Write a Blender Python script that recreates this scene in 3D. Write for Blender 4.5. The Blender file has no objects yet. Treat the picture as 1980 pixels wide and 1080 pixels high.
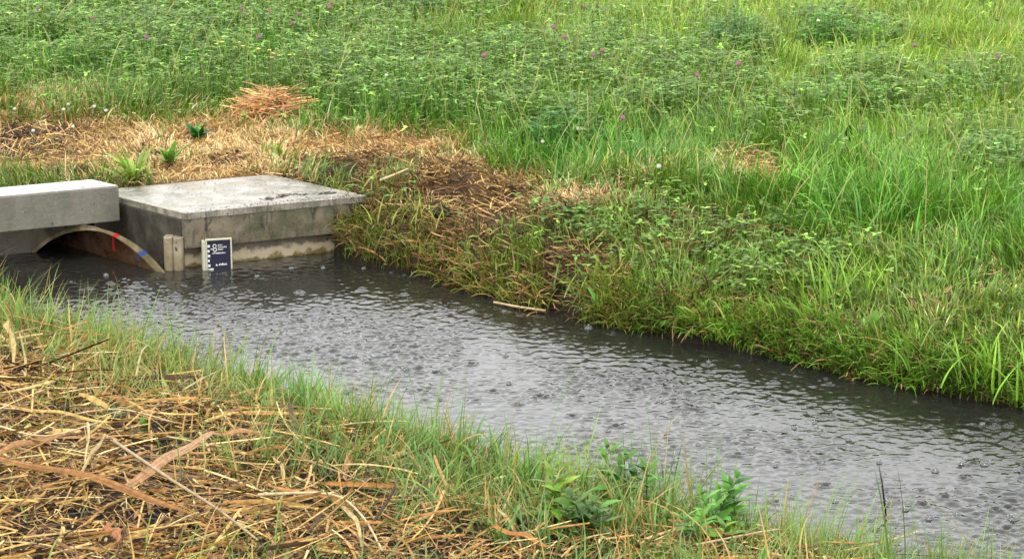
import bpy, math, random
import numpy as np
from mathutils import Vector

# ------------------------------------------------------------------ camera, sky, sun, exposure
H_CAM, PITCH, FOC = 1.95, math.radians(13.2), 4500.0      # focal length in pixels of a 1980 px wide frame
S = bpy.context.scene
cam_d = bpy.data.cameras.new('camera'); cam = bpy.data.objects.new('camera', cam_d); S.collection.objects.link(cam)
cam.location = (0, 0, H_CAM); cam.rotation_euler = (math.radians(90) - PITCH, 0, 0)
cam_d.sensor_width = 36; cam_d.lens = 36 * FOC / 1980; cam_d.clip_start = .05; cam_d.clip_end = 2000
S.camera = cam
SUN_EL, SUN_ROT = math.radians(58), math.radians(200)
w = bpy.data.worlds.new('World'); S.world = w; w.use_nodes = True
nt = w.node_tree; nt.nodes.clear()
out = nt.nodes.new('ShaderNodeOutputWorld'); bg = nt.nodes.new('ShaderNodeBackground')
sky = nt.nodes.new('ShaderNodeTexSky'); sky.sky_type = 'NISHITA'; sky.sun_disc = False
sky.sun_elevation = SUN_EL; sky.sun_rotation = SUN_ROT; sky.air_density = 1.0; sky.dust_density = 4.0
hs = nt.nodes.new('ShaderNodeHueSaturation'); hs.inputs['Saturation'].default_value = .12
mixs = nt.nodes.new('ShaderNodeMix'); mixs.data_type = 'RGBA'; mixs.inputs[0].default_value = .72
mixs.inputs[7].default_value = (11.6, 11.65, 11.7, 1)            # even cloud layer over the sky
nt.links.new(sky.outputs[0], hs.inputs['Color']); nt.links.new(hs.outputs[0], mixs.inputs[6])
nt.links.new(mixs.outputs[2], bg.inputs['Color']); bg.inputs['Strength'].default_value = .14
nt.links.new(bg.outputs[0], out.inputs[0])
sun_d = bpy.data.lights.new('sun', 'SUN'); sun_d.energy = 1.0; sun_d.angle = math.radians(14); sun_d.color = (1, .95, .86)
sun = bpy.data.objects.new('sun', sun_d); S.collection.objects.link(sun)
_az = math.radians(215)                                      # light comes from behind-left of the camera side
_d = Vector((-math.sin(math.radians(35)) * math.cos(SUN_EL), -math.cos(math.radians(35)) * math.cos(SUN_EL), math.sin(SUN_EL)))
sky.sun_rotation = math.atan2(_d.x, _d.y)
sun.rotation_euler = _d.to_track_quat('Z', 'Y').to_euler(); sun.location = (-6, -8, 12)
S.view_settings.view_transform = 'Standard'; S.view_settings.look = 'None'
S.view_settings.exposure = 1.05; S.view_settings.gamma = 1; S.view_settings.use_curve_mapping = False
S.cycles.max_bounces = 8; S.cycles.transparent_max_bounces = 8
S.cycles.use_denoising = True

R = np.random.RandomState(7); random.seed(7)
CP, SP = math.cos(PITCH), math.sin(PITCH)
def at(px, py, z=0.0):
    """ground position (x, y) that lies at height z on the sight line noted from the photograph"""
    a = (px - 990) / FOC; b = (540 - py) / FOC
    d = (a, CP + b * SP, -SP + b * CP); t = (z - H_CAM) / d[2]
    return d[0] * t, d[1] * t

# ------------------------------------------------------------------ helpers
def rgb(r, g, b):
    f = lambda c: ((c / 255 + .055) / 1.055) ** 2.4 if c > 10 else c / 255 / 12.92
    return np.array([f(r), f(g), f(b)]) * .74        # albedo read from a sunlit-looking swatch
def _hash(ix, iy, s):
    v = np.sin(ix * 127.1 + iy * 311.7 + s * 74.7) * 43758.5453
    return v - np.floor(v)
def vnoise(x, y, s=0):
    ix = np.floor(x); iy = np.floor(y); fx = x - ix; fy = y - iy
    fx = fx * fx * (3 - 2 * fx); fy = fy * fy * (3 - 2 * fy)
    a = _hash(ix, iy, s); b = _hash(ix + 1, iy, s); c = _hash(ix, iy + 1, s); d = _hash(ix + 1, iy + 1, s)
    return (a * (1 - fx) + b * fx) * (1 - fy) + (c * (1 - fx) + d * fx) * fy
def fbm(x, y, o=4, s=0):
    v = 0; a = .5; t = 0
    for i in range(o):
        v = v + a * vnoise(x * 2 ** i + 17.3 * i, y * 2 ** i - 9.1 * i, s + i); t += a; a *= .55
    return v / t
def sstep(a, b, x):
    t = np.clip((x - a) / (b - a), 0, 1); return t * t * (3 - 2 * t)
def np_mesh(name, V, quads=None, tris=None, col=None, smooth=False):
    me = bpy.data.meshes.new(name); V = np.asarray(V, np.float32)
    me.vertices.add(len(V)); me.vertices.foreach_set('co', V.ravel())
    nq = 0 if quads is None else len(quads); ntr = 0 if tris is None else len(tris)
    idx = np.concatenate([np.asarray(a, np.int32).ravel() for a in (quads, tris) if a is not None and len(a)])
    me.loops.add(len(idx)); me.loops.foreach_set('vertex_index', idx)
    st = np.concatenate([np.arange(nq) * 4, nq * 4 + np.arange(ntr) * 3]).astype(np.int32)
    me.polygons.add(nq + ntr); me.polygons.foreach_set('loop_start', st)
    me.polygons.foreach_set('use_smooth', np.full(nq + ntr, smooth))
    if col is not None:
        a = me.color_attributes.new('Col', 'FLOAT_COLOR', 'POINT')
        c = np.ones((len(V), 4), np.float32); c[:, :3] = col; a.data.foreach_set('color', c.ravel())
    me.update(calc_edges=True); me.validate()
    return me
def link(name, me, mat, parent=None):
    if mat is not None: me.materials.append(mat)
    o = bpy.data.objects.new(name, me); S.collection.objects.link(o)
    if parent is not None: o.parent = parent
    return o
def tag(o, label=None, cat=None, group=None, kind=None):
    for k, v in (('label', label), ('category', cat), ('group', group), ('kind', kind)):
        if v: o[k] = v
    return o
def empty(name, loc, label, cat, group=None):
    o = bpy.data.objects.new(name, None); S.collection.objects.link(o); o.location = loc; o.empty_display_size = .05
    return tag(o, label, cat, group)
class MB:
    """collects polygons for one mesh"""
    def __init__(s): s.v = []; s.f = []
    def prism(s, poly, z0, z1):
        n = len(poly); b = len(s.v)
        zz0 = z0 if hasattr(z0, '__len__') else [z0] * n; zz1 = z1 if hasattr(z1, '__len__') else [z1] * n
        s.v += [(p[0], p[1], a) for p, a in zip(poly, zz0)] + [(p[0], p[1], a) for p, a in zip(poly, zz1)]
        s.f += [tuple(range(b + n - 1, b - 1, -1)), tuple(range(b + n, b + 2 * n))]
        s.f += [(b + i, b + (i + 1) % n, b + n + (i + 1) % n, b + n + i) for i in range(n)]
        return s
    def build(s, name, mat, parent=None, bevel=0, seg=2, smooth=False):
        me = bpy.data.meshes.new(name); me.from_pydata(s.v, [], s.f); me.update()
        import bmesh
        bm = bmesh.new(); bm.from_mesh(me); bmesh.ops.recalc_face_normals(bm, faces=bm.faces)
        if bevel: bmesh.ops.bevel(bm, geom=bm.edges[:], offset=bevel, segments=seg, affect='EDGES', profile=.5)
        bm.to_mesh(me); bm.free()
        if smooth: me.polygons.foreach_set('use_smooth', [True] * len(me.polygons))
        return link(name, me, mat, parent)
def tube_mesh(pts, rad, n=7):
    pts = [Vector(p) for p in pts]; V = []; F = []
    for i, p in enumerate(pts):
        d = (pts[min(i + 1, len(pts) - 1)] - pts[max(i - 1, 0)]).normalized()
        a = d.cross(Vector((.13, .2, 1))).normalized(); b = d.cross(a)
        r = rad[i] if hasattr(rad, '__len__') else rad
        V += [tuple(p + a * math.cos(2 * math.pi * k / n) * r + b * math.sin(2 * math.pi * k / n) * r) for k in range(n)]
    for i in range(len(pts) - 1):
        F += [(i * n + k, i * n + (k + 1) % n, (i + 1) * n + (k + 1) % n, (i + 1) * n + k) for k in range(n)]
    F += [tuple(range(n - 1, -1, -1)), tuple(range((len(pts) - 1) * n, len(pts) * n))]
    return V, F
def tube(name, pts, rad, mat, parent=None, n=7):
    m = MB(); m.v, m.f = tube_mesh(pts, rad, n); return m.build(name, mat, parent, smooth=True)

PROF = {'blade': lambda t: np.clip(1.08 - t ** 2.2, .03, 1) * np.where(t < .05, .75, 1),
        'leaf': lambda t: np.clip(np.sin(np.pi * np.clip(t, 0, 1) ** .75), .05, 1),
        'wide': lambda t: np.clip(np.sin(np.pi * (t * .93 + .06)) ** .5, .06, 1),
        'scrap': lambda t: .72 + .28 * np.sin(t * 11 + 1) * np.cos(t * 23),
        'straw': lambda t: np.where((t < .02) | (t > .98), .8, 1.0)}
def ribbons(P, az, lean, curl, L, W, c0, c1, nseg=3, prof='blade', crease=0., roll=0., sway=0., curlpow=1.):
    """N ribbons grown from points P; returns verts, quads, colours"""
    P = np.asarray(P, float); N = len(P); one = np.ones(N)
    az, lean, curl, L, W, crease, roll, sway = [np.asarray(q, float) * one for q in (az, lean, curl, L, W, crease, roll, sway)]
    c0 = np.asarray(c0) * np.ones((N, 1)); c1 = np.asarray(c1) * np.ones((N, 1))
    pos = P.copy(); k = 3 if crease.any() else 2
    V = np.zeros((N, nseg + 1, k, 3)); C = np.zeros((N, nseg + 1, k, 3))
    for i in range(nseg + 1):
        t = i / nseg; th = lean + curl * t ** curlpow; a = az + sway * t
        d = np.stack([np.sin(th) * np.cos(a), np.sin(th) * np.sin(a), np.cos(th)], 1)
        s0 = np.stack([-np.sin(a), np.cos(a), 0 * a], 1); n0 = np.cross(d, s0)
        s = s0 * np.cos(roll)[:, None] + n0 * np.sin(roll)[:, None]; n = np.cross(d, s)
        hw = (W * .5 * PROF[prof](np.array([t]))[0])[:, None]
        V[:, i, 0] = pos - s * hw; V[:, i, k - 1] = pos + s * hw
        if k == 3: V[:, i, 1] = pos + n * hw * crease[:, None]
        C[:, i] = (c0 * (1 - t) + c1 * t)[:, None, :]
        pos = pos + d * (L / nseg)[:, None]
    rows = (nseg + 1) * k; b = (np.arange(N) * rows)[:, None]; q = []
    for i in range(nseg):
        for j in range(k - 1):
            q.append(b + np.array([i * k + j, i * k + j + 1, (i + 1) * k + j + 1, (i + 1) * k + j])[None])
    return V.reshape(-1, 3), np.concatenate(q), C.reshape(-1, 3)
def join(*parts):
    V = []; Q = []; C = []; n = 0
    for v, q, c in parts: V.append(v); Q.append(q + n); C.append(c); n += len(v)
    return np.concatenate(V), np.concatenate(Q), np.concatenate(C)
def rib_obj(name, mat, parts, parent=None):
    v, q, c = join(*parts); return link(name, np_mesh(name, v, quads=q, col=c, smooth=True), mat, parent)
def vary(col, N, dv=.25, dh=.08):
    c = np.asarray(col) * np.ones((N, 1)); c = c * np.exp(R.normal(0, dv, (N, 1))); return np.clip(c * np.exp(R.normal(0, dh, (N, 3))), 0, .9)

# ------------------------------------------------------------------ materials
def mat_new(name):
    m = bpy.data.materials.new(name); m.use_nodes = True; t = m.node_tree; t.nodes.clear()
    o = t.nodes.new('ShaderNodeOutputMaterial'); p = t.nodes.new('ShaderNodeBsdfPrincipled'); t.links.new(p.outputs[0], o.inputs[0])
    return m, t, p, o
def N_(t, kind, **kw):
    n = t.nodes.new(kind)
    for k, v in kw.items():
        if k in n.inputs: n.inputs[k].default_value = v
        else: setattr(n, k, v)
    return n
def noise(t, scale, detail=4, rough=.55, vec=None, dist=0):
    n = N_(t, 'ShaderNodeTexNoise', Scale=scale, Detail=detail, Roughness=rough, Distortion=dist)
    if vec is not None: t.links.new(vec, n.inputs['Vector'])
    return n
def ramp(t, src, stops):
    r = t.nodes.new('ShaderNodeValToRGB'); e = r.color_ramp.elements
    while len(e) < len(stops): e.new(.5)
    for x, (p, c) in zip(e, stops): x.position = p; x.color = (*c, 1) if len(c) == 3 else c
    t.links.new(src, r.inputs[0]); return r
def mix(t, f, a, b, mode='MIX'):
    m = t.nodes.new('ShaderNodeMix'); m.data_type = 'RGBA'; m.blend_type = mode
    for s, v in ((0, f), (6, a), (7, b)):
        if isinstance(v, (int, float)): m.inputs[s].default_value = v
        elif isinstance(v, (tuple, list, np.ndarray)): m.inputs[s].default_value = (*v[:3], 1)
        else: t.links.new(v, m.inputs[s])
    return m.outputs[2]
def bump(t, p, src, dist, strength=1.0):
    b = N_(t, 'ShaderNodeBump', Distance=dist, Strength=strength); t.links.new(src, b.inputs['Height']); t.links.new(b.outputs[0], p.inputs['Normal']); return b
def blade_mat(name, rough=.42, transl=.3, spec=.5, mottle=.25):
    m, t, p, o = mat_new(name)
    a = N_(t, 'ShaderNodeAttribute', attribute_name='Col'); g = t.nodes.new('ShaderNodeNewGeometry')
    n = noise(t, 60, 3, .6, g.outputs['Position'])
    mr = N_(t, 'ShaderNodeMapRange'); mr.inputs[1].default_value = .3; mr.inputs[2].default_value = .7
    mr.inputs[3].default_value = 1 - mottle; mr.inputs[4].default_value = 1 + mottle; t.links.new(n.outputs[0], mr.inputs[0])
    vm = N_(t, 'ShaderNodeVectorMath', operation='SCALE'); t.links.new(a.outputs['Color'], vm.inputs[0]); t.links.new(mr.outputs[0], vm.inputs['Scale'])
    t.links.new(vm.outputs[0], p.inputs['Base Color']); p.inputs['Roughness'].default_value = rough; p.inputs['Specular IOR Level'].default_value = spec
    tr = t.nodes.new('ShaderNodeBsdfTranslucent'); t.links.new(vm.outputs[0], tr.inputs[0])
    ms = t.nodes.new('ShaderNodeMixShader'); ms.inputs[0].default_value = transl
    t.links.new(p.outputs[0], ms.inputs[1]); t.links.new(tr.outputs[0], ms.inputs[2]); t.links.new(ms.outputs[0], o.inputs[0])
    return m
M_GRASS = blade_mat('wet_grass', .42, .3, .4)
M_CLOVER = blade_mat('clover_leaf', .42, .3, .22, .2)
M_STRAW = blade_mat('wet_straw', .5, .05, .14, .5)
M_LEAF = blade_mat('broad_leaf', .38, .3, .3, .2)
M_DRYLEAF = blade_mat('dry_reed_leaf', .5, .12, .25, .35)

def ground_mat():
    m, t, p, o = mat_new('wet_soil_and_turf'); a = N_(t, 'ShaderNodeAttribute', attribute_name='Col'); g = t.nodes.new('ShaderNodeNewGeometry')
    n = noise(t, 9, 6, .65, g.outputs['Position']); n2 = noise(t, 55, 5, .7, g.outputs['Position'])
    r = ramp(t, n2.outputs[0], [(.3, (.35, .35, .35)), (.7, (1.6, 1.5, 1.4))])
    c = mix(t, 1.0, a.outputs['Color'], r.outputs[0], 'MULTIPLY')
    t.links.new(c, p.inputs['Base Color']); p.inputs['Roughness'].default_value = .75; p.inputs['Specular IOR Level'].default_value = .15
    s = N_(t, 'ShaderNodeMath', operation='ADD'); t.links.new(n.outputs[0], s.inputs[0]); t.links.new(n2.outputs[0], s.inputs[1])
    bump(t, p, s.outputs[0], .012); return m
M_GROUND = ground_mat()

def concrete(name, c_lo, c_hi, streak=.5, rough=.55, moss=None, scale=1.0, lime=False):
    c_lo = tuple(v * .76 for v in c_lo); c_hi = tuple(v * .76 for v in c_hi)
    m, t, p, o = mat_new(name); g = t.nodes.new('ShaderNodeTexCoord'); P = g.outputs['Object']
    big = noise(t, 9 * scale, 5, .6, P); fine = noise(t, 120 * scale, 5, .7, P)
    base = ramp(t, big.outputs[0], [(.3, c_lo), (.72, c_hi)]).outputs[0]
    f = ramp(t, fine.outputs[0], [(.3, (.8, .8, .8)), (.65, (1.08, 1.08, 1.08))]).outputs[0]
    base = mix(t, .8, base, f, 'MULTIPLY')
    mp = N_(t, 'ShaderNodeMapping'); mp.inputs['Scale'].default_value = (17, 17, 4.5); t.links.new(P, mp.inputs[0])
    st = noise(t, 1, 6, .72, mp.outputs[0], .6); sr = ramp(t, st.outputs[0], [(.48, (0, 0, 0)), (.6, (1, 1, 1))])
    k = N_(t, 'ShaderNodeMath', operation='MULTIPLY'); k.inputs[1].default_value = streak; t.links.new(sr.outputs[0], k.inputs[0])
    base = mix(t, k.outputs[0], base, (.022, .018, .012))
    sp = noise(t, 45 * scale, 2, .5, P); pit = ramp(t, sp.outputs[0], [(.70, (0, 0, 0)), (.74, (1, 1, 1))]).outputs[0]
    base = mix(t, pit, base, (.03, .027, .02))
    if moss: 
        mn = noise(t, 5 * scale, 5, .7, P); mm = ramp(t, mn.outputs[0], [(.5, (0, 0, 0)), (.62, (1, 1, 1))]).outputs[0]
        k2 = N_(t, 'ShaderNodeMath', operation='MULTIPLY'); k2.inputs[1].default_value = .8; t.links.new(mm, k2.inputs[0])
        base = mix(t, k2.outputs[0], base, moss)
    if lime:                                  # pale limewash band with a ragged upper edge, green scum line at the water
        sx = t.nodes.new('ShaderNodeSeparateXYZ'); gg = t.nodes.new('ShaderNodeNewGeometry'); t.links.new(gg.outputs['Position'], sx.inputs[0])
        ln = noise(t, 22, 4, .6, gg.outputs['Position']); ad = N_(t, 'ShaderNodeMath', operation='MULTIPLY_ADD'); ad.inputs[1].default_value = .09
        t.links.new(ln.outputs[0], ad.inputs[0]); t.links.new(sx.outputs['Z'], ad.inputs[2])
        lr = ramp(t, ad.outputs[0], [(.080, (1, 1, 1)), (.094, (0, 0, 0))]).outputs[0]; base = mix(t, lr, base, (.46, .375, .25))
        l2 = ramp(t, ad.outputs[0], [(.052, (1, 1, 1)), (.060, (0, 0, 0))]).outputs[0]; base = mix(t, l2, base, (.16, .12, .03))
    t.links.new(base, p.inputs['Base Color'])
    rr = ramp(t, big.outputs[0], [(.4, (rough * .22,) * 3), (.62, (rough * 1.2,) * 3)]); t.links.new(rr.outputs[0], p.inputs['Roughness'])
    s = N_(t, 'ShaderNodeMath', operation='MULTIPLY_ADD'); s.inputs[1].default_value = .5; t.links.new(fine.outputs[0], s.inputs[0]); t.links.new(big.outputs[0], s.inputs[2])
    bump(t, p, s.outputs[0], .004, .9); return m
M_SLABTOP = concrete('wet_slab_concrete', (.10, .09, .07), (.385, .36, .31), .0, .3, (.17, .155, .10), 1.1)
M_SLABSIDE = concrete('stained_concrete', (.10, .08, .05), (.27, .225, .15), 1.0, .6, (.05, .055, .022))
M_BASE = concrete('tan_base_concrete', (.13, .10, .06), (.30, .24, .15), .4, .5, None, 1, True)
M_PIER = concrete('tan_pier_concrete', (.20, .16, .10), (.40, .335, .23), .1, .5, (.14, .11, .05))
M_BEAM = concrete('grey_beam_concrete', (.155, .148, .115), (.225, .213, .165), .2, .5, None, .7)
M_DARKWALL = concrete('dark_wall_concrete', (.04, .036, .028), (.085, .078, .06), .5, .5)
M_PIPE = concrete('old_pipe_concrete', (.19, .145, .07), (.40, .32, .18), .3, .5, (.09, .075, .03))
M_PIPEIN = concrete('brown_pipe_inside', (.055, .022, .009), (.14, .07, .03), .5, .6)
M_HEAD = concrete('muddy_brown_wall', (.085, .068, .048), (.20, .16, .115), .2, .6, None, 1.4)
def plain(name, c, rough=.5, var=.15, scale=80, **kw):
    m, t, p, o = mat_new(name); g = t.nodes.new('ShaderNodeTexCoord'); n = noise(t, scale, 4, .6, g.outputs['Object'])
    c = np.array(c) * .76; r = ramp(t, n.outputs[0], [(.3, tuple(c * (1 - var))), (.7, tuple(np.clip(c * (1 + var), 0, 1)))])
    t.links.new(r.outputs[0], p.inputs['Base Color']); p.inputs['Roughness'].default_value = rough
    for k, v in kw.items(): p.inputs[k.replace('_', ' ')].default_value = v
    return m
M_RED = plain('red_paint', (.60, .02, .02), .4); M_BLUE = plain('blue_paint', (.02, .09, .32), .4)
M_NAVY = plain('navy_enamel', (.01, .01, .034), .25, .1); M_WHITE = plain('white_enamel', (.75, .75, .72), .35, .06)
M_FRAME = plain('cream_frame', (.52, .50, .38), .4, .1)
M_STEM = plain('green_stem', (.09, .15, .035), .45, .3, 60); M_PINK = plain('pink_clover_head', (.36, .15, .22), .8, .35, 400)
M_WFLOWER = plain('white_petals', (.62, .66, .55), .6, .2, 400); M_YELLOW = plain('yellow_petals', (.62, .50, .02), .5, .2, 300)
M_BLACKTWIG = plain('black_twig', (.02, .018, .012), .4); M_STALK = plain('pale_dry_stalk', (.46, .35, .18), .4, .3, 40)
M_BROWNSTALK = plain('brown_dry_stalk', (.26, .175, .07), .4, .35, 40)

def water_mat():
    m, t, p, o = mat_new('rainy_stream_water'); g = t.nodes.new('ShaderNodeNewGeometry')
    p.inputs['Base Color'].default_value = (.012, .012, .010, 1); p.inputs['Roughness'].default_value = .02; p.inputs['IOR'].default_value = 1.36
    n = noise(t, 60, 3, .6, g.outputs['Position'], .6); bump(t, p, n.outputs[0], .0007, .6); return m
M_WATER = water_mat()
M_SPLASH = plain('rain_splash', (.75, .78, .78), .1, .05, 50, Transmission_Weight=.88, IOR=1.33)

# ------------------------------------------------------------------ land form
FARPX = [(640, 487), (700, 513), (800, 527), (900, 562), (1000, 590), (1150, 627), (1300, 652), (1450, 683), (1600, 718), (1750, 750), (1980, 790), (2300, 850), (3200, 1010)]
FX, FY = np.array([at(*p) for p in FARPX]).T
NEARPX = [(-900, 330), (-300, 480), (0, 620), (150, 668), (300, 715), (420, 748), (600, 805), (800, 868), (950, 918), (1100, 965), (1300, 1010), (1480, 1062), (1600, 1100), (1800, 1150), (2400, 1320)]
NX, NY = np.array([at(*p) for p in NEARPX]).T
o_ = np.argsort(NX); NX, NY = NX[o_], NY[o_]
U = np.array([.8607, .5092]); U = np.array(at(640, 487)) - np.array(at(355, 522)); U /= np.linalg.norm(U)
ZT = .216
FL = np.array(at(355, 412, ZT)); FR = np.array(at(708, 378, ZT)); BR = np.array(at(524, 337, ZT)); VV = BR - FR; BL = FL + VV
V_ = VV / np.linalg.norm(VV)
PL = np.array(at(60, 487)); PR = np.array(at(320, 527))            # feet of the pipe mouth
def far_line(x):
    y = np.interp(x, FX, FY + 0)
    yl = PL[1] + (x - PL[0]) * U[1] / U[0]                           # headwall line on the left of the slab
    mid = (BL[1] - .10) + (x - BL[0]) * U[1] / U[0]                  # under the slab, near its back edge
    y = np.where(x < FX[0], np.where(x < -1.62, yl + .05, np.minimum(mid, 8.98)), y)
    return np.where(x > FX[-1], FY[-1] + (x - FX[-1]) * -.8, y)
def near_line(x):
    y = np.interp(x, NX, NY); y = np.where(x < NX[0], NY[0] - (x - NX[0]) * .9, y); return np.where(x > NX[-1], NY[-1] - (x - NX[-1]) * .5, y)
def land(x, y):
    df = (y - far_line(x)) * .75; dn = (near_line(x) - y) * .75
    wob = (fbm(x * 2.2, y * 2.2, 3, 3) - .5) * .14; df2 = df + wob * sstep(-.9, -.4, x) * .7
    zf = np.interp(df2, [-3, -.35, -.08, 0, .05, .16, .45, .95, 2, 5, 60, 400], [-.32, -.30, -.15, -.02, .045, .10, .175, .26, .29, .33, .6, 2.5])
    zs = np.interp(df, [-3, -.02, .0, .05, .3, 1.2, 5, 60, 400], [-.32, -.30, .12, .185, .205, .26, .33, .6, 2.5])
    k = sstep(-.75, -.6, x); zf = zf * k + zs * (1 - k)
    zn = np.interp(dn + wob * .4, [-3, -.35, -.08, 0, .06, .2, .5, 1.2, 2.6, 60, 400], [-.32, -.30, -.15, -.02, .04, .09, .14, .21, .27, .5, 2])
    z = np.maximum(zf, zn)
    rough = (fbm(x * 5, y * 5, 4, 11) - .5) * .05 + (fbm(x * 22, y * 22, 3, 5) - .5) * .016
    z = z + rough * sstep(-.02, .12, z) * (1 - .75 * (1 - k) * sstep(1.0, .0, df))
    # soil heap to the right of the slab and dark gully in the bank
    def bl(px, py, rx, ry, zz=.24): 
        c = at(px, py, zz); return np.exp(-((x - c[0]) / rx) ** 2 - ((y - c[1]) / ry) ** 2)
    z = z + .035 * bl(700, 335, .3, .25) * sstep(0, .1, df) + .05 * bl(860, 350, .18, .2) + .05 * bl(770, 375, .2, .2)
    z = z - .07 * bl(1085, 520, .06, .2, .15)
    z = z + .05 * bl(525, 208, .16, .25, .28)
    return z

# soft world-space patches: (px, py, half width, half height) read off the photo, turned into metres on the ground
_gc = {}
def _gz0(px, py):
    if (px, py) not in _gc:
        z = .25
        for _ in range(10):
            q = at(px, py, z); z = .5 * z + .5 * float(land(np.array([q[0]]), np.array([q[1]]))[0])
        _gc[(px, py)] = z
    return _gc[(px, py)]
def blobs(x, y, lst, zz=.27):
    v = np.zeros_like(x)
    for b in lst:
        px, py, wx, wy = b[:4]; a = b[4] if len(b) > 4 else 1.0
        zz = _gz0(px, py); cx, cy = at(px, py, zz); rx = abs(at(px + wx, py, zz)[0] - cx); ry = abs(at(px, py - wy, zz)[1] - at(px, py + wy, zz)[1]) / 2
        v = np.maximum(v, a * np.exp(-(((x - cx) / rx) ** 2 + ((y - cy) / ry) ** 2) ** 1.3 * .7))
    return v
DRY = [(400, 328, 170, 22), (250, 345, 60, 12, .7), (150, 285, 260, 45), (430, 275, 150, 38), (620, 290, 120, 28), (770, 292, 110, 24), (880, 335, 70, 32), (960, 378, 90, 26), (1120, 390, 110, 14, .75), (520, 210, 50, 10), (310, 172, 60, 7, .8), (1440, 335, 70, 22, .8), (640, 185, 60, 8, .6), (1250, 335, 60, 14, .5), (1460, 350, 30, 12), (60, 200, 120, 40, .55), (1000, 360, 40, 20, .6)]
SOIL = [(705, 348, 50, 26, 1.2), (730, 372, 30, 18, .8), (655, 328, 85, 22, 1.3), (590, 318, 50, 10, .9), (1085, 500, 38, 60, 1.4), (1100, 560, 30, 30, 1), (1000, 540, 60, 24, .7), (50, 265, 110, 45, .9), (150, 335, 90, 18, .7), (660, 322, 110, 16, 1), (868, 352, 60, 24, 1), (440, 312, 50, 12, .7), (270, 300, 30, 10, .6), (900, 440, 130, 50, .75), (780, 470, 110, 60, .7), (1085, 520, 28, 50, 1.2), (960, 500, 120, 40, .6), (550, 195, 40, 8, .5), (610, 335, 60, 14, .8)]
CLOV = [(80, 70, 260, 85), (330, 80, 260, 75), (600, 60, 160, 50, .8), (780, 160, 230, 60), (1050, 170, 240, 70), (1290, 190, 200, 60, .9), (1130, 110, 160, 40, .7), (1420, 115, 60, 40, 1), (1600, 92, 60, 24, 1), (1700, 90, 60, 18, .9), (1650, 205, 150, 42, .8), (1860, 182, 90, 22, .8), (1930, 320, 110, 60, .8), (800, 15, 80, 18, 1), (930, 30, 60, 22, .9), (1450, 20, 60, 16, .5), (1480, 250, 110, 50, .7), (1080, 240, 90, 28, 1), (1960, 10, 60, 16, .6)]
BANKCLOV = [(1200, 440, 160, 34, .9), (1380, 480, 180, 34, .9), (690, 450, 60, 40, .7), (1500, 540, 160, 36, .8), (1100, 600, 60, 30, .5), (1640, 610, 120, 40, .4)]
YELL = [(1500, 0, 500, 150), (1800, 120, 300, 130), (900, 30, 250, 60, .6), (1250, 60, 200, 60, .8), (1980, 250, 200, 150, .6)]
LUSH = [(1250, 300, 350, 60), (1600, 380, 350, 90), (1100, 320, 130, 30), (300, 130, 350, 30), (800, 230, 250, 40), (1900, 450, 250, 90, .8)]
NEARSTRAW = 0

# ------------------------------------------------------------------ ground sheet
def grid_axis(a, b, st, lo, hi, grow=1.35):
    ax = list(np.arange(a, b + 1e-6, st)); s = st
    while ax[-1] < hi: s *= grow; ax.append(ax[-1] + s)
    s = st
    while ax[0] > lo: s *= grow; ax.insert(0, ax[0] - s)
    return np.array(ax)
def sheet(xs, ys, zf):
    X, Y = np.meshgrid(xs, ys); Z = zf(X, Y); nx, ny = len(xs), len(ys)
    i = np.arange(nx * ny).reshape(ny, nx)
    q = np.stack([i[:-1, :-1], i[:-1, 1:], i[1:, 1:], i[1:, :-1]], -1).reshape(-1, 4)
    return np.stack([X.ravel(), Y.ravel(), Z.ravel()], 1), q
def land_color(x, y):
    df = y - far_line(x); dry = blobs(x, y, DRY); soil = blobs(x, y, SOIL); n = fbm(x * 6, y * 6, 4, 21)[:, None]
    g = rgb(72, 92, 40) * .55; c = np.ones((len(x), 1)) * g
    c = c * (1 - dry[:, None]) + dry[:, None] * rgb(150, 112, 66) * .8
    sm = np.clip(soil[:, None] * 1.3 * (n + .4), 0, 1); c = c * (1 - sm) + sm * rgb(66, 50, 36) * .7
    nearm = ((near_line(x) - y) > -.1)[:, None]; c = np.where(nearm, rgb(44, 32, 20) * .5 * np.ones_like(c), c)
    lip = (sstep(.12, -.02, df) * (df > -.5))[:, None]; c = c * (1 - lip) + lip * rgb(50, 38, 22) * .5
    farf = sstep(15, 22, y)[:, None]; c = c * (1 - farf) + farf * rgb(120, 145, 62) * .6
    return c
xs = grid_axis(-3.2, 3.2, .02, -500, 500); ys = grid_axis(2.5, 16.5, .022, -300, 700)
gv, gq = sheet(xs, ys, land)
# open the sheet where the culvert's face and the concrete block stand (no earth curtain across the pipe mouth)
fc = gv[gq]; zmin = fc[..., 2].min(1); zmax = fc[..., 2].max(1); fx = fc[..., 0].mean(1); fy = fc[..., 1].mean(1)
drop = (fx < -1.2) & (fx > -3.1) & (fy > 8) & (zmax > -.2) & (zmin < .10)
gq = gq[~drop]
ground = link('ground', np_mesh('ground', gv, quads=gq, col=land_color(gv[:, 0], gv[:, 1]), smooth=True), M_GROUND)
tag(ground, 'damp soil and turf of both stream banks and the meadow', kind='structure')

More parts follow.
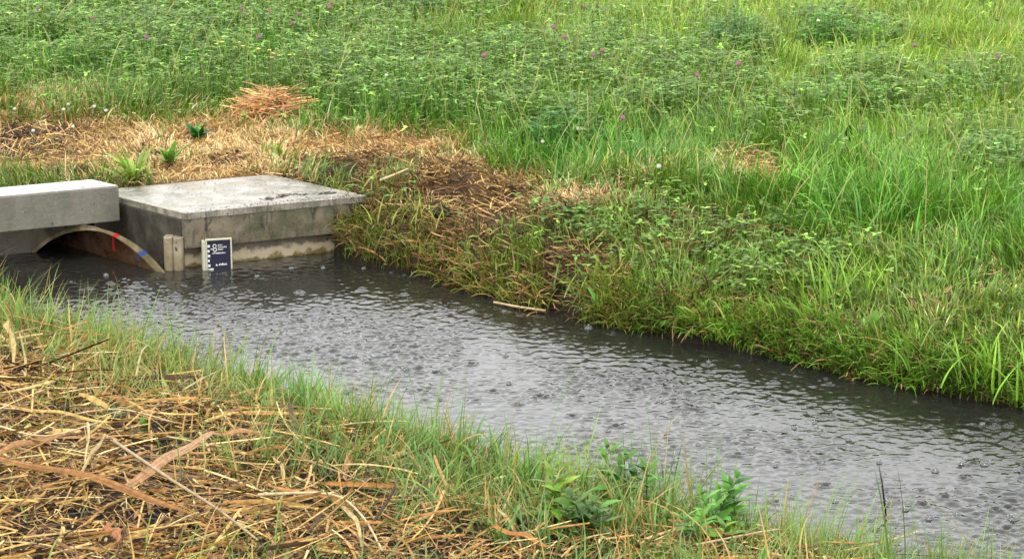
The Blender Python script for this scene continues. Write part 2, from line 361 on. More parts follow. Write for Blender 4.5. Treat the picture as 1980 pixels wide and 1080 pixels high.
# ------------------------------------------------------------------ water
RIPD = np.random.RandomState(3)
waves = []
for i in range(90):
    lam = np.exp(RIPD.uniform(math.log(.017), math.log(.085))); a = RIPD.normal(math.radians(78), 1.0)
    k = 2 * math.pi / lam; waves.append((k * math.cos(a), k * math.sin(a), RIPD.uniform(0, 6.28), .000118 * (lam / .03) ** .45 * RIPD.uniform(.5, 1.4)))
drops = []
for i in range(620):
    x = RIPD.uniform(-2.1, 1.7); y = RIPD.uniform(4.9, 8.9); drops.append((x, y, RIPD.uniform(.006, .075), RIPD.uniform(.4, 1)))
def water_h(X, Y):
    Z = np.zeros_like(X); m = (X > -2.6) & (X < 2.6) & (Y > 4.6) & (Y < 9.6)
    x, y = X[m], Y[m]; z = np.zeros_like(x)
    env = .42 + 1.5 * sstep(.3, .75, fbm(x * 2.6, y * 2.6, 3, 40))
    for kx, ky, ph, A in waves: z += A * np.sin(kx * x + ky * y + ph + 1.8 * np.sin(.37 * kx * y / 3 + ph) + 1.3 * np.sin(.29 * ky * x / 3 - ph))
    z *= env; Z[m] = z
    for cx, cy, r0, s in drops:
        ix = np.where(np.abs(xw - cx) < .13)[0]; iy = np.where(np.abs(yw - cy) < .13)[0]
        if not len(ix) or not len(iy): continue
        sl = (slice(iy[0], iy[-1] + 1), slice(ix[0], ix[-1] + 1)); r = np.hypot(X[sl] - cx, Y[sl] - cy)
        Z[sl] += s * .0017 * np.exp(-((r - r0) / .013) ** 2) * np.cos((r - r0) * 2 * math.pi / .02) * (.03 / (.03 + r0)) * 1.6
    for cx, cy, r0, s in craters:
        ix = np.where(np.abs(xw - cx) < .06)[0]; iy = np.where(np.abs(yw - cy) < .06)[0]
        if not len(ix) or not len(iy): continue
        sl = (slice(iy[0], iy[-1] + 1), slice(ix[0], ix[-1] + 1)); r = np.hypot(X[sl] - cx, Y[sl] - cy)
        Z[sl] += -s * .0085 * np.exp(-(r / .008) ** 2) + s * .0045 * np.exp(-((r - .015) / .005) ** 2)
    return Z
craters = [(RIPD.uniform(-2.0, 1.7), RIPD.uniform(5.0, 8.8), 0, RIPD.uniform(.4, 1.3)) for i in range(300)]
xw = grid_axis(-2.2, 1.75, .006, -30, 30, 1.6); yw = grid_axis(4.95, 9.0, .007, -5, 30, 1.6)
def wz(X, Y): return water_h(X, Y)
wv, wq = sheet(xw, yw, wz)
water = link('water', np_mesh('water', wv, quads=wq, smooth=True), M_WATER)
tag(water, 'grey rain-dimpled stream water between the two banks', kind='structure')

# ------------------------------------------------------------------ concrete slab block beside the culvert
def off(p, u=0, v=0): return (p[0] + U[0] * u + V_[0] * v, p[1] + U[1] * u + V_[1] * v)
Wd = (FR - FL); Wl = np.linalg.norm(Wd); Wn = Wd / Wl
def q4(a, b, c, d): return [tuple(a), tuple(b), tuple(c), tuple(d)]
slab = empty('concrete_slab_block', (FL[0], FL[1], 0), 'weathered grey concrete slab block with flat wet top beside the culvert opening', 'concrete block')
def rel(o, root): # keep world coordinates under an empty placed elsewhere
    o.parent = root; o.location = (-root.location[0], -root.location[1], -root.location[2]); return o
def jitter_edge(a, b, n, amp, seed):
    rr = np.random.RandomState(seed); a = np.array(a); b = np.array(b); d = b - a; nn = np.array([d[1], -d[0]]) / np.linalg.norm(d)
    return [tuple(a + d * t + nn * rr.normal(0, amp)) for t in np.linspace(0, 1, n)]
# top course with a chipped front edge
edge = jitter_edge(FL, FR, 150, .0013, 5); ledge = jitter_edge(BL, FL, 40, .0012, 6)
def side_mat(o, m):
    o.data.materials.append(m)
    for p_ in o.data.polygons:
        if abs(p_.normal.z) < .6: p_.material_index = 1
M_LIP = concrete('mottled_lip_concrete', (.15, .13, .095), (.40, .36, .29), .4, .6, (.09, .085, .05), 1.8)
top = MB().prism(edge + [tuple(BR)] + ledge[:-1], .190, ZT).build('slab_top', M_SLABTOP, None, .0015, 1); rel(top, slab); side_mat(top, M_LIP)
body = MB().prism(q4(FL + V_ * .0035 + Wn * .003, FR + V_ * .0035, BR - V_ * .01, BL + Wn * .004), .078, .190).build('slab_side', M_SLABSIDE, None, .003); rel(body, slab)
base = MB().prism(q4(FL + V_ * .045 + Wn * .02, FR + V_ * .045 + Wn * .1, BR + Wn * .1, BL + Wn * .02), -.35, .078).build('base_wall', M_BASE, None, .003); rel(base, slab)
tag(base, 'tan base wall with pale limewash band at the waterline')
lw = MB().prism(q4(FL - Wn * .004 + V_ * .02, FL + Wn * .003 + V_ * .02, BL + Wn * .003, BL - Wn * .004), -.35, .1885).build('side_wall', M_DARKWALL, None, .001); rel(lw, slab)  # culvert side of the block, in a darker concrete colour
tag(lw, 'dark side wall facing the culvert')
# rounded pier at the front-left corner
pc = np.array(at(338, 522)); 
pier = MB()
for k, (px, wpx, zt) in enumerate([(327, .028, .126), (346, .030, .124)]):
    c = np.array(at(px, 522)); n = 14
    poly = [(c[0] + math.copysign(abs(math.cos(a)) ** .5, math.cos(a)) * wpx * .66, c[1] + math.copysign(abs(math.sin(a)) ** .5, math.sin(a)) * .03 + .02) for a in np.linspace(0, 2 * math.pi, n, endpoint=False)]
    pier.prism(poly, -.35, zt)
c = np.array(at(352, 522)); pier.prism([(c[0] - .062, c[1] - .001), (c[0] + .002, c[1] - .001), (c[0] + .002, c[1] + .08), (c[0] - .062, c[1] + .08)], -.35, .116)
pb = pier.build('corner_pier', M_PIER, None, .003); rel(pb, slab)
def puddle_line():
    n = 90; a = .5 + .42 * R.rand(n); q = np.column_stack([FL + np.outer(a, Wd) + np.outer(.13 + .02 * np.sin(a * 20) + R.normal(0, .012, n), V_), np.full(n, ZT + .001)]); c = vary(rgb(60, 50, 34) * .5, n, .3)
    return ribbons(q, R.normal(.5, .5, n), 1.5, .1, R.uniform(.008, .03, n), R.uniform(.004, .008, n), c, c, 3, 'leaf', .25, R.normal(0, .3, n))
# moss, grit and wet leaf crumbs lying along the slab
N = 420; t1 = R.rand(N); t2 = R.beta(1.2, 2.2, N); P2 = FL + np.outer(R.rand(N) ** .7, Wd) + np.outer(np.where(R.rand(N) < .5, R.rand(N) * .05, R.rand(N) * .68), V_)
vv = ribbons(np.column_stack([P2, np.full(N, ZT + .0015)]), R.rand(N) * 6.3, 1.45, .2, R.uniform(.004, .014, N), R.uniform(.003, .007, N), vary(rgb(70, 60, 40) * .6, N, .4), vary(rgb(100, 84, 50) * .6, N, .4), 2, 'leaf', .3)
cr = rib_obj('slab_debris', M_STRAW, [vv, puddle_line()]); rel(cr, slab); tag(cr, 'dark crumbs of dead leaf scattered on the slab'); cr['kind'] = 'stuff'

# ------------------------------------------------------------------ culvert beam, headwall, pipe
ZB0, ZB1 = .137, .272
BE = np.array(at(230, 360, ZB1)); BW = np.array(at(0, 381, ZB1)); bu = (BW - BE) / np.linalg.norm(BW - BE); bd = np.array(at(178, 348, ZB1)) - BE
beam = empty('culvert_beam', (BE[0], BE[1], ZB0), 'pale grey precast concrete beam lying over the arched culvert opening', 'beam')
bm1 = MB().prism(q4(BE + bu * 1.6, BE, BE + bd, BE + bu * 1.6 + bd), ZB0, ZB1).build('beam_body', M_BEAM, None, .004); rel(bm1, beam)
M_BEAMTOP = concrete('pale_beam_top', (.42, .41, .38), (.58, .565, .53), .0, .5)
b0 = BE + bd * .03 - (bu * -1) * .006
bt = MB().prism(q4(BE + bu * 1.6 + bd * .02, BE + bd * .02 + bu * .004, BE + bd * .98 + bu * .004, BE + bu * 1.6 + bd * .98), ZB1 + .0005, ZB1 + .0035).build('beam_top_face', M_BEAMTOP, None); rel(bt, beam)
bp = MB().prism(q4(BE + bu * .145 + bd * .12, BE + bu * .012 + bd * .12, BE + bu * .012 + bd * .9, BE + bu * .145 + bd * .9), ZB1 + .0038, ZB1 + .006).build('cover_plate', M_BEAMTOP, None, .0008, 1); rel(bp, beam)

C0 = (PL + PR) / 2; CH = (PR - PL); A_ = np.linalg.norm(CH) / 2; chd = CH / (2 * A_); SAG = .133
RC = (A_ ** 2 + SAG ** 2) / (2 * SAG); TH = .040
def arc(r, s0, n=40, zlow=-.18):
    """arc in the mouth plane: list of (s, z), from left to right, continued below the water"""
    zc = SAG - RC; am = math.asin(min(1, A_ / RC)) * 1.22
    return [(math.sin(a) * r, zc + math.cos(a) * r) for a in np.linspace(-am, am, n)]
oa = arc(RC, 0)
def inn(s, z): return s + (.011 - .045 * float(sstep(-.12, .26, s))), z - .012
ia = [inn(s, z) for s, z in oa]
def mp(s, z, d=0): return (C0[0] + chd[0] * s + V_[0] * d, C0[1] + chd[1] * s + V_[1] * d, z)
pipe = empty('culvert_pipe', (C0[0], C0[1], 0), 'brown old concrete culvert pipe mouth with red and blue paint marks', 'pipe')
nA = len(oa); outer = MB(); ring = MB(); inner = MB(); DEP = 1.3
ring.v = [mp(s, z, 0) for s, z in oa] + [mp(s, z, 0) for s, z in ia] + [mp(s, z, .012) for s, z in oa] + [mp(s, z, .012) for s, z in ia]
for i in range(nA - 1):
    ring.f += [(i, i + 1, nA + i + 1, nA + i), (i, 2 * nA + i, 2 * nA + i + 1, i + 1), (nA + i, nA + i + 1, 3 * nA + i + 1, 3 * nA + i)]
r_o = ring.build('pipe_rim', M_PIPE, None); rel(r_o, pipe)
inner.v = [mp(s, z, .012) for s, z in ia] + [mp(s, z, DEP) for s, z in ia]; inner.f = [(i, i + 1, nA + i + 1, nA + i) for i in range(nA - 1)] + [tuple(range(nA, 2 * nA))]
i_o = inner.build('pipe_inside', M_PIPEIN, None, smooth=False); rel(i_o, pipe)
outer.v = [mp(s, z, .012) for s, z in oa] + [mp(s, z, DEP) for s, z in oa]; outer.f = [(i, i + 1, nA + i + 1, nA + i) for i in range(nA - 1)]
o_o = outer.build('pipe_shell', M_PIPE, None, smooth=True); rel(o_o, pipe)
def arc_at(r, a): zc = SAG - RC; return math.sin(a) * r, zc + math.cos(a) * r
def mark(mat, name, a0, a1, drop_a, dep, label):
    m = MB(); n = 5
    fr = -.0025                                                          # proud of the rim face
    for a, b in [(a0, a1)]:
        P1 = [mp(*arc_at(RC + .001, x), fr) for x in (a, b)]; P2 = [mp(*inn(*arc_at(RC, x)), fr) for x in (b, a)]
        m.v += P1 + P2; m.f.append((0, 1, 2, 3))
    # stripe running down the inside of the wall from the rim
    b = len(m.v); pts = []
    am_ = math.asin(A_ / RC) * 1.2; q0 = inn(*arc_at(RC, a0)); q1 = inn(*arc_at(RC, a1))
    cand = [inn(*arc_at(RC, w_)) for w_ in np.linspace(a0, am_, 160)]
    pa = mp(*q0, 0); pb = mp(*q1, 0); ks = (pa[0] / pa[1], pa[0] / pa[1] + (pb[0] / pb[1] - pa[0] / pa[1]) * .55)
    for i in range(8):
        zz_ = q0[1] - drop_a * i / 7; sq, zq = min(cand, key=lambda c: abs(c[1] - zz_)); sq -= .0015
        for k_ in ks:          # a plumb stripe: depth along the wall that keeps it vertical
            d = (k_ * (C0[1] + chd[1] * sq) - (C0[0] + chd[0] * sq)) / (V_[0] - k_ * V_[1]); m.v.append(mp(sq, zz_, max(d, .001)))
    m.f += [(b + 2 * i, b + 2 * i + 1, b + 2 * i + 3, b + 2 * i + 2) for i in range(7)]
    o = m.build(name, mat, None); rel(o, pipe); tag(o, label)
mark(M_RED, 'paint_mark', .20, .245, .075, .15, 'red painted mark near the crown of the pipe rim')
mark(M_BLUE, 'paint_mark', .50, .54, .035, .06, 'blue painted mark low on the pipe rim')

head = MB(); WLp = PL - U * 1.5
head.prism(q4(WLp, PL, PL + V_ * .05, WLp + V_ * .05), -.35, ZB0 - .001)
hi = [k for k in range(nA) if oa[k][0] <= .02 and oa[k][0] >= -A_ - .02]
for k in hi[:-1]:
    (s0, z0), (s1, z1) = oa[k], oa[k + 1]
    a, b = mp(s0, 0), mp(s1, 0); c, d = mp(s1, 0, .03), mp(s0, 0, .03)
    head.prism([a[:2], b[:2], c[:2], d[:2]], [max(z0, -.3) - .002, max(z1, -.3) - .002, max(z1, -.3) - .002, max(z0, -.3) - .002], ZB0 - .001)
hw = head.build('culvert_headwall', M_HEAD, None); tag(hw, 'rough muddy brown wall under the beam, left of the pipe mouth', 'wall')

# ------------------------------------------------------------------ water level gauge
gauge = empty('water_level_gauge', (*at(422, 521), 0), 'small navy and white water level gauge board standing in the stream before the slab', 'gauge')
ga = np.array(at(399, 522)); gb = np.array(at(449, 519)); ga = ga - V_ * .0 ; gu = (gb - ga) / np.linalg.norm(gb - ga); GW = np.linalg.norm(gb - ga); gn = np.array([gu[1], -gu[0]])
ZG = .118
def gp(s, d): return tuple(ga + gu * s + gn * d)
def gbox(s0, s1, z0, z1, d0, d1): return MB().prism([gp(s0, d0), gp(s1, d0), gp(s1, d1), gp(s0, d1)], z0, z1)
gpan = gbox(.004, GW - .004, -.25, ZG - .004, -.004, .002).build('gauge_panel', M_NAVY); rel(gpan, gauge)
fr = MB()
for a in ((-.001, .005, -.25, ZG), (GW - .005, GW + .001, -.25, ZG), (.005, GW - .005, ZG - .006, ZG)):
    m = gbox(*a, -.006, .006); n = len(fr.v); fr.v += m.v; fr.f += [tuple(i + n for i in f) for f in m.f]
fro = fr.build('gauge_frame', M_FRAME, None, .001, 1); rel(fro, gauge)
gpost = gbox(-.012, -.0015, -.25, ZG - .008, -.03, .004).build('gauge_post', M_FRAME, None, .001, 1); rel(gpost, gauge)
tk = MB()
def gadd(mb, *a):
    m = gbox(*a, .0022, .0032); n = len(mb.v); mb.v += m.v; mb.f += [tuple(i + n for i in f) for f in m.f]
for k in range(-3, 5): z = .012 + k * .0185; gadd(tk, .006, .0155 - (.002 if k % 2 else 0), z, z + .0095)
gadd(tk, .006, .027, -.006, .006)
tko = tk.build('gauge_ticks', M_WHITE); rel(tko, gauge)
# emblem: an S-like curl of small discs, then three short lines and one long line of lettering
em = MB(); rr = np.random.RandomState(2)
def dot(mb, s, z, r):
    n = 10; b = len(mb.v)
    for dd in (.0022, .0032): mb.v += [(*gp(s + math.cos(a) * r, dd), z + math.sin(a) * r) for a in np.linspace(0, 2 * math.pi, n, endpoint=False)]
    mb.f += [tuple(range(b, b + n)), tuple(range(b + n, b + 2 * n))] + [(b + i, b + (i + 1) % n, b + n + (i + 1) % n, b + n + i) for i in range(n)]
def curl_(cx, cz, r, a0, a1, n, rad):
    for a in np.linspace(a0, a1, n): dot(em, cx + math.cos(a) * r, cz + math.sin(a) * r, rad)
curl_(.033, .0905, .0058, -.6, 4.2, 16, .0019); curl_(.034, .0765, .0062, -2.9, 2.4, 16, .0019)
for i in range(7): dot(em, .0195 + i * .0016, .078 + .0006 * i + .002 * math.sin(i), .0017)
emo = em.build('gauge_emblem', M_WHITE); rel(emo, gauge)
tx = MB()
def words(s0, s1, z, h):
    s = s0
    while s < s1 - .001:
        wd = rr.uniform(.0009, .0022); hh = h * rr.choice([.65, .65, 1.0]); gadd(tx, s, min(s + wd, s1), z, z + hh); s += wd + rr.choice([.0005, .0005, .0007, .0014])
words(.045, .064, .0905, .0052); words(.045, .078, .083, .0052); words(.045, .066, .0745, .0052); words(.024, .074, .0605, .0062)
words(.036, .043, .014, .0075); words(.047, .078, .016, .0085)
txo = tx.build('gauge_lettering', M_WHITE); rel(txo, gauge)

# ------------------------------------------------------------------ grass and ground cover
def scatter(n, y0, y1, half=None, pad=.6):
    """random points in the strip of land seen by the camera, a little wider than the view"""
    y = y0 + (y1 - y0) * R.rand(n); hw_ = y * (990 / FOC) * 1.0 + pad; x = (R.rand(n) * 2 - 1) * hw_
    return x, y
def on_slab(x, y, m=.0):
    p = np.stack([x - FL[0], y - FL[1]], 1); det = Wn[0] * V_[1] - Wn[1] * V_[0]
    a = (p[:, 0] * V_[1] - p[:, 1] * V_[0]) / det; b = (Wn[0] * p[:, 1] - Wn[1] * p[:, 0]) / det
    s = (a > -m) & (a < Wl + m) & (b > -m) & (b < .69 + m)
    p = np.stack([x - BE[0], y - BE[1]], 1); dl = np.linalg.norm(bd); bdn = bd / dl; det = bu[0] * bdn[1] - bu[1] * bdn[0]
    a = (p[:, 0] * bdn[1] - p[:, 1] * bdn[0]) / det; b = (bu[0] * p[:, 1] - bu[1] * p[:, 0]) / det
    return s | ((a > -m) & (b > -.3) & (b < dl + m)) | ((x < -1.25) & (y < far_line(x) + .05) & (y > 8))
def far_blades(n, y0, y1, wmul=1.0):
    x, y = scatter(n, y0, y1); df = (y - far_line(x)) * .75; z = land(x, y)
    dry = blobs(x, y, DRY); soil = blobs(x, y, SOIL); lush = blobs(x, y, LUSH); yel = blobs(x, y, YELL)
    clump = fbm(x * 5, y * 5, 3, 60); big = fbm(x * 1.3, y * 1.3, 3, 66)
    bankz = sstep(1.2, .5, df) * sstep(-.9, -.6, x)
    keep = (df > -.01) & ~on_slab(x, y, .015) & (z > -.01) & (R.rand(n) < (1 - .93 * np.clip(soil, 0, 1)) * (.55 + .9 * clump) * (1 - bankz * (1 - sstep(.32, .5, fbm(x * 4.2, y * 6, 3, 57))) * .8))
    x, y, z, df, dry, soil, lush, yel, clump, big, bankz = [a[keep] for a in (x, y, z, df, dry, soil, lush, yel, clump, big, bankz)]
    N = len(x); isdry = R.rand(N) < np.clip(dry * 1.3 * (.55 + .9 * fbm(x * 8, y * 8, 2, 71)), 0, .97) + .05 + .18 * bankz * (clump < .5)
    g = (rgb(86, 126, 40)[None] * (1 - lush[:, None]) + rgb(66, 132, 34)[None] * lush[:, None])
    g = g * (1 - yel[:, None]) + rgb(124, 164, 58)[None] * yel[:, None]
    bk = bankz[:, None] * (1 - .6 * lush[:, None]); g = g * (1 - bk * .6) + rgb(112, 142, 50)[None] * bk * .6
    g = g * (.78 + .5 * big[:, None]) * np.array([1.16, 1.02, .95])
    d_ = np.where(R.rand(N, 1) < .6, rgb(220, 190, 130)[None], rgb(200, 160, 100)[None]) * np.clip(1 - .25 * soil[:, None], .4, 1)
    col = np.where(isdry[:, None], d_, g); tip = col * np.exp(R.normal(.15, .45, (N, 1))) * np.exp(R.normal(0, .07, (N, 3)))
    hue = R.rand(N, 1); tip = np.where(hue < .14, tip * np.array([2.1, 1.6, 1.9]), tip)
    Lg = R.gamma(9, 1 / 9, N) * np.where(isdry, .065 + .03 * (1 - dry), .108) * (1 - .38 * bankz) * (1 - .5 * dry) * (.35 + 1.25 * clump) * (1 - .05 * lush)
    Wg = R.uniform(.003, .0062, N) * wmul
    lean = np.abs(R.normal(.12, .25, N)) + .3 * isdry * R.rand(N); curl = np.abs(R.normal(.95, .7, N)) + isdry * R.rand(N) * .8
    az = 12.6 * fbm(x * 2.6, y * 2.6, 2, 99) + R.normal(0, .9, N)
    return ribbons(np.column_stack([x, y, z - .006]), az, lean, curl, Lg, Wg, col * .85, np.clip(tip, 0, .85), 3, 'blade', 0, R.normal(0, .5, N))
mg = rib_obj('meadow_grass', M_GRASS, [far_blades(230000, 4.9, 10.2), far_blades(180000, 10.2, 13, 1.1), far_blades(130000, 13, 17, 1.35)])
tag(mg, 'green meadow grass with dry tan bands behind the far waterline', 'grass', kind='stuff')

def side_blades(n):
    x = np.where(R.rand(n) < .5, R.uniform(-6.5, -1.5, n), R.uniform(1.5, 6, n)); y = R.uniform(5, 17, n); k = (np.abs(x) > y * 990 / FOC + .5) & ((y - far_line(x)) > .1) & ~on_slab(x, y, .02); x, y = x[k], y[k]; z = land(x, y); N = len(x); g = rgb(92, 132, 44) * (.7 + .6 * fbm(x * 2, y * 2, 2, 7)[:, None])
    return ribbons(np.column_stack([x, y, z - .006]), 12.6 * fbm(x * 2.6, y * 2.6, 2, 99) + R.normal(0, .9, N), np.abs(R.normal(.2, .3, N)), np.abs(R.normal(.9, .6, N)), R.gamma(9, 1 / 9, N) * .12, R.uniform(.005, .009, N), g * .85, vary(1, N, .4) * g, 3)
sg = rib_obj('verge_grass', M_GRASS, [side_blades(110000)]); tag(sg, 'plain meadow grass out to the sides of the stream', 'grass', kind='stuff')

# bank grass hanging over the far waterline
def edge_blades(n):
    x = R.uniform(-.72, 2.1, n); y0 = far_line(x); df = np.abs(R.normal(0, .09, n)) + .0; y = y0 + df / .75; z = land(x, y)
    keep = (z > -.02) & (R.rand(n) > 1.1 * blobs(x, y, SOIL)) & (R.rand(n) < .3 + sstep(.3, .6, fbm(x * 5, y * 5, 2, 58)) + (df < .03)); x, y, z, df = x[keep], y[keep], z[keep], df[keep]; N = len(x)
    g = np.where(R.rand(N, 1) < np.interp(x, [-.6, .2, 1.2], [.6, .26, .1])[:, None], rgb(168, 138, 76)[None], np.where(x[:, None] > .4, rgb(112, 160, 48)[None], rgb(130, 150, 54)[None])); g = np.where(R.rand(N, 1) < .22, rgb(84, 68, 40)[None], g) * 1.15
    g = g * (.5 + 1.0 * fbm(x * 7, y * 7, 2, 90)[:, None])
    return ribbons(np.column_stack([x, y, z]), R.normal(-2.0, .9, N), R.uniform(.1, 1.0, N), R.uniform(.3, 1.8, N), R.uniform(.04, .115, N) * (.7 + .7 * fbm(x * 9, y * 9, 2, 92)), R.uniform(.003, .0065, N), g * .8, vary(1, N, .3) * g * 1.15, 4, 'blade', 0, R.normal(0, .6, N))
eg = rib_obj('bank_edge_grass', M_GRASS, [edge_blades(15000)]); tag(eg, 'mixed green and dead grass overhanging the far waterline', 'grass', kind='stuff')

# matted dead stems, roots and cut hay on soil and dry bands
def litter_far(n):
    x, y = scatter(n, 5, 12.5); z = land(x, y); dry = blobs(x, y, DRY); soil = blobs(x, y, SOIL); df = (y - far_line(x)) * .75
    hp = blobs(x, y, [(525, 203, 45, 14), (1445, 330, 45, 16), (1465, 352, 26, 10), (640, 325, 130, 12), (860, 345, 60, 26)])
    keep = (df > 0) & ~on_slab(x, y, -.03) & (R.rand(n) < np.clip(dry * .4 + soil * .8 + hp * 2, 0, 1)); x, y, z, dry, soil, hp = [a[keep] for a in (x, y, z, dry, soil, hp)]; N = len(x)
    c = np.where(R.rand(N, 1) < (.3 + .5 * dry - .35 * soil)[:, None], rgb(226, 186, 118)[None], rgb(110, 80, 52)[None])
    return ribbons(np.column_stack([x, y, z + R.rand(N) * (.012 + .03 * hp)]), R.rand(N) * 6.28, R.uniform(1.1, 1.7, N), R.normal(0, .5, N), R.uniform(.03, .13, N), R.uniform(.002, .005, N), vary(1, N, .3) * c, vary(1, N, .3) * c, 3, 'straw', .4, R.rand(N) * 3, R.normal(0, .8, N))
def bank_mat(n):
    x = R.uniform(-.6, 2.1, n); df = R.uniform(.0, .75, n); y = far_line(x) + df / .75; z = land(x, y); k = R.rand(n) < (1 - sstep(.36, .56, fbm(x * 4.2, y * 6, 3, 57))) * sstep(1.2, .1, x) + .08; x, y, z = x[k], y[k], z[k]; N = len(x)
    c = np.where(R.rand(N, 1) < .4, rgb(176, 142, 88)[None], rgb(96, 76, 46)[None])
    return ribbons(np.column_stack([x, y, z + .004 + .03 * R.rand(N)]), R.normal(-2.2, 1.2, N), R.uniform(.9, 1.8, N), R.normal(.3, .6, N), R.uniform(.03, .12, N), R.uniform(.002, .005, N), vary(1, N, .3) * c, vary(1, N, .3) * c, 4, 'straw', .4, R.rand(N) * 3, R.normal(0, .9, N))
lf = rib_obj('dead_stem_litter', M_STRAW, [litter_far(60000), bank_mat(16000)]); tag(lf, 'matted dead stems and roots on the bare soil behind the slab', 'plant litter', kind='stuff')

# clover foliage: three leaflets on a thin stalk
def clover(x, y, z, hgt, size, col):
    N = len(x); az0 = R.rand(N) * 6.28; tilt = np.abs(R.normal(.25, .25, N)); ta = R.rand(N) * 6.28; parts = []
    C = np.column_stack([x + np.cos(ta) * .02, y + np.sin(ta) * .02, z + hgt])
    parts.append(ribbons(np.column_stack([x, y, z]), ta, .08, .1, hgt * 1.0, .0022, col * .9, col, 2, 'straw', 0))
    for k in range(3):
        a = az0 + k * 2.094; lean = 1.5 - tilt * np.cos(a - ta)
        parts.append(ribbons(C, a, lean, R.normal(.35, .25, N), size, size * .72, col * .9, col * R.uniform(.9, 1.25, (N, 1)), 3, 'leaf', R.uniform(.1, .5, N)))
    return join(*parts)
def clover_field(n, y0, y1):
    x, y = scatter(n, y0, y1); z = land(x, y); c = blobs(x, y, CLOV); b = blobs(x, y, BANKCLOV, .2); df = (y - far_line(x)) * .75
    cl = fbm(x * 3, y * 3, 3, 80)
    keep = (df > .12) & ~on_slab(x, y, .03) & (R.rand(n) < (np.clip(np.maximum(c, b) * 1.35 * sstep(.34, .62, cl + .22 * c), 0, 1) + .015) * (1 - .93 * np.clip(blobs(x, y, DRY) * 1.3, 0, 1))); x, y, z, c, b, cl = [a[keep] for a in (x, y, z, c, b, cl)]; N = len(x)
    g = vary(rgb(98, 132, 46), N, .4, .08); pale = R.rand(N, 1) < .16; g = np.where(pale, g * np.array([2.0, 1.75, 2.6]), g)  # random pale leaves: whitish highlights on wet clover, put into the colour
    hgt = np.where(b > c, R.uniform(.02, .1, N), R.uniform(.05, .2, N) * (.6 + .7 * cl))
    return clover(x, y, z, hgt, R.uniform(.012, .024, N) * np.where(y > 12, 1.15, 1), g)
cf = rib_obj('clover_foliage', M_CLOVER, [clover_field(25000, 6.5, 9.8), clover_field(54000, 9.8, 13), clover_field(42000, 13, 16.5)])
tag(cf, 'dense dark green clover leaves among the meadow grass', 'clover', kind='stuff')

# tall seed-headed grasses in the meadow
n = 2600; x, y = scatter(n, 7.5, 16); z = land(x, y); k = ((y - far_line(x)) > .9) & (blobs(x, y, DRY) < .3) & ~on_slab(x, y, .1); x, y, z = x[k], y[k], z[k]; N = len(x)
c = np.where(R.rand(N, 1) < .5, rgb(150, 178, 84)[None], rgb(176, 170, 100)[None])
ts = rib_obj('tall_grass_stalks', M_GRASS, [ribbons(np.column_stack([x, y, z]), R.rand(N) * 6.28, R.uniform(.02, .35, N), R.uniform(.1, .9, N), R.uniform(.16, .34, N), .0034, c * .7, c, 5, 'straw', 0, R.rand(N) * 3)])
tag(ts, 'thin pale grass stalks rising above the meadow', 'grass', kind='stuff')

# ---- near bank
def straw_mask(x, y):
    """1 where the near bank is under cut straw, 0 where it is green"""
    L = [(0, 760, 130, 150), (120, 900, 420, 170), (300, 1010, 560, 170), (700, 1060, 420, 80), (60, 1060, 500, 220), (620, 830, 110, 60, .8), (900, 1090, 300, 60), (1450, 1090, 330, 45, .9), (330, 820, 240, 60), (0, 640, 60, 60, .8), (400, 745, 70, 18, .7)]
    return blobs(x, y, L, .2)
def near_pts(n, y0=4.2, y1=8.2):
    y = y0 + (y1 - y0) * R.rand(n); x = (R.rand(n) * 2 - 1) * (y * 990 / FOC + .2); dn = (near_line(x) - y) * .75; z = land(x, y); return x, y, z, dn
def near_blades(n):
    x, y, z, dn = near_pts(n); sm = straw_mask(x, y); cl = fbm(x * 6, y * 6, 3, 31)
    keep = (dn > 0) & (z > -.01) & (R.rand(n) < np.clip((1 - 1.05 * sm) * (.35 + 1.0 * cl), .012, 1)); x, y, z, dn, sm, cl = [a[keep] for a in (x, y, z, dn, sm, cl)]; N = len(x)
    left = sstep(-.4, -1.2, x)
    g = rgb(112, 144, 60)[None] * (1 - left[:, None]) + rgb(140, 156, 70)[None] * left[:, None]; g = g * (.3 + 1.2 * fbm(x * 7, y * 7, 3, 35)[:, None])
    dryb = R.rand(N) < .22 + .12 * left; col = np.where(dryb[:, None], rgb(190, 158, 92)[None], g)
    col = col * 1.12; Lg = R.gamma(5, 1 / 5, N) * .078 * (.5 + 1.0 * cl) * np.where(R.rand(N) < .05, 1.9, 1)
    az = 12.6 * fbm(x * 5, y * 5, 2, 98) + R.normal(0, .9, N)
    return ribbons(np.column_stack([x, y, z - .004]), az, np.abs(R.normal(.3, .4, N)), np.abs(R.normal(.9, .7, N)), Lg, R.uniform(.002, .0056, N), col * .8, vary(1, N, .28) * col * 1.15, 5, 'blade', R.uniform(0, .4, N) + .01, R.normal(0, .6, N), R.normal(0, .4, N))
ng = rib_obj('near_bank_grass', M_GRASS, [near_blades(72000)]); tag(ng, 'short wet green grass fringing the near waterline', 'grass', kind='stuff')
def edge_near(n):
    x = R.uniform(-1.9, 1.5, n); df = np.abs(R.normal(0, .10, n)) + .005; y = near_line(x) - df / .75; z = land(x, y); k = (z > -.01) & (R.rand(n) < .25 + 1.1 * fbm(x * 7, y * 7, 2, 33)); x, y, z = x[k], y[k], z[k]; N = len(x)
    g = rgb(126, 164, 62)[None] * (.35 + 1.25 * fbm(x * 6, y * 6, 3, 36)[:, None]); g = np.where(R.rand(N, 1) < .15, rgb(170, 150, 90)[None], g)
    return ribbons(np.column_stack([x, y, z - .004]), R.normal(.9, 1.0, N), np.abs(R.normal(.15, .25, N)), R.uniform(.1, 1.1, N), R.gamma(4, 1 / 4, N) * .10, R.uniform(.0018, .0046, N), g * .8, vary(1, N, .25) * g * 1.1, 6, 'blade', .3, R.normal(0, .5, N), R.normal(0, .3, N))
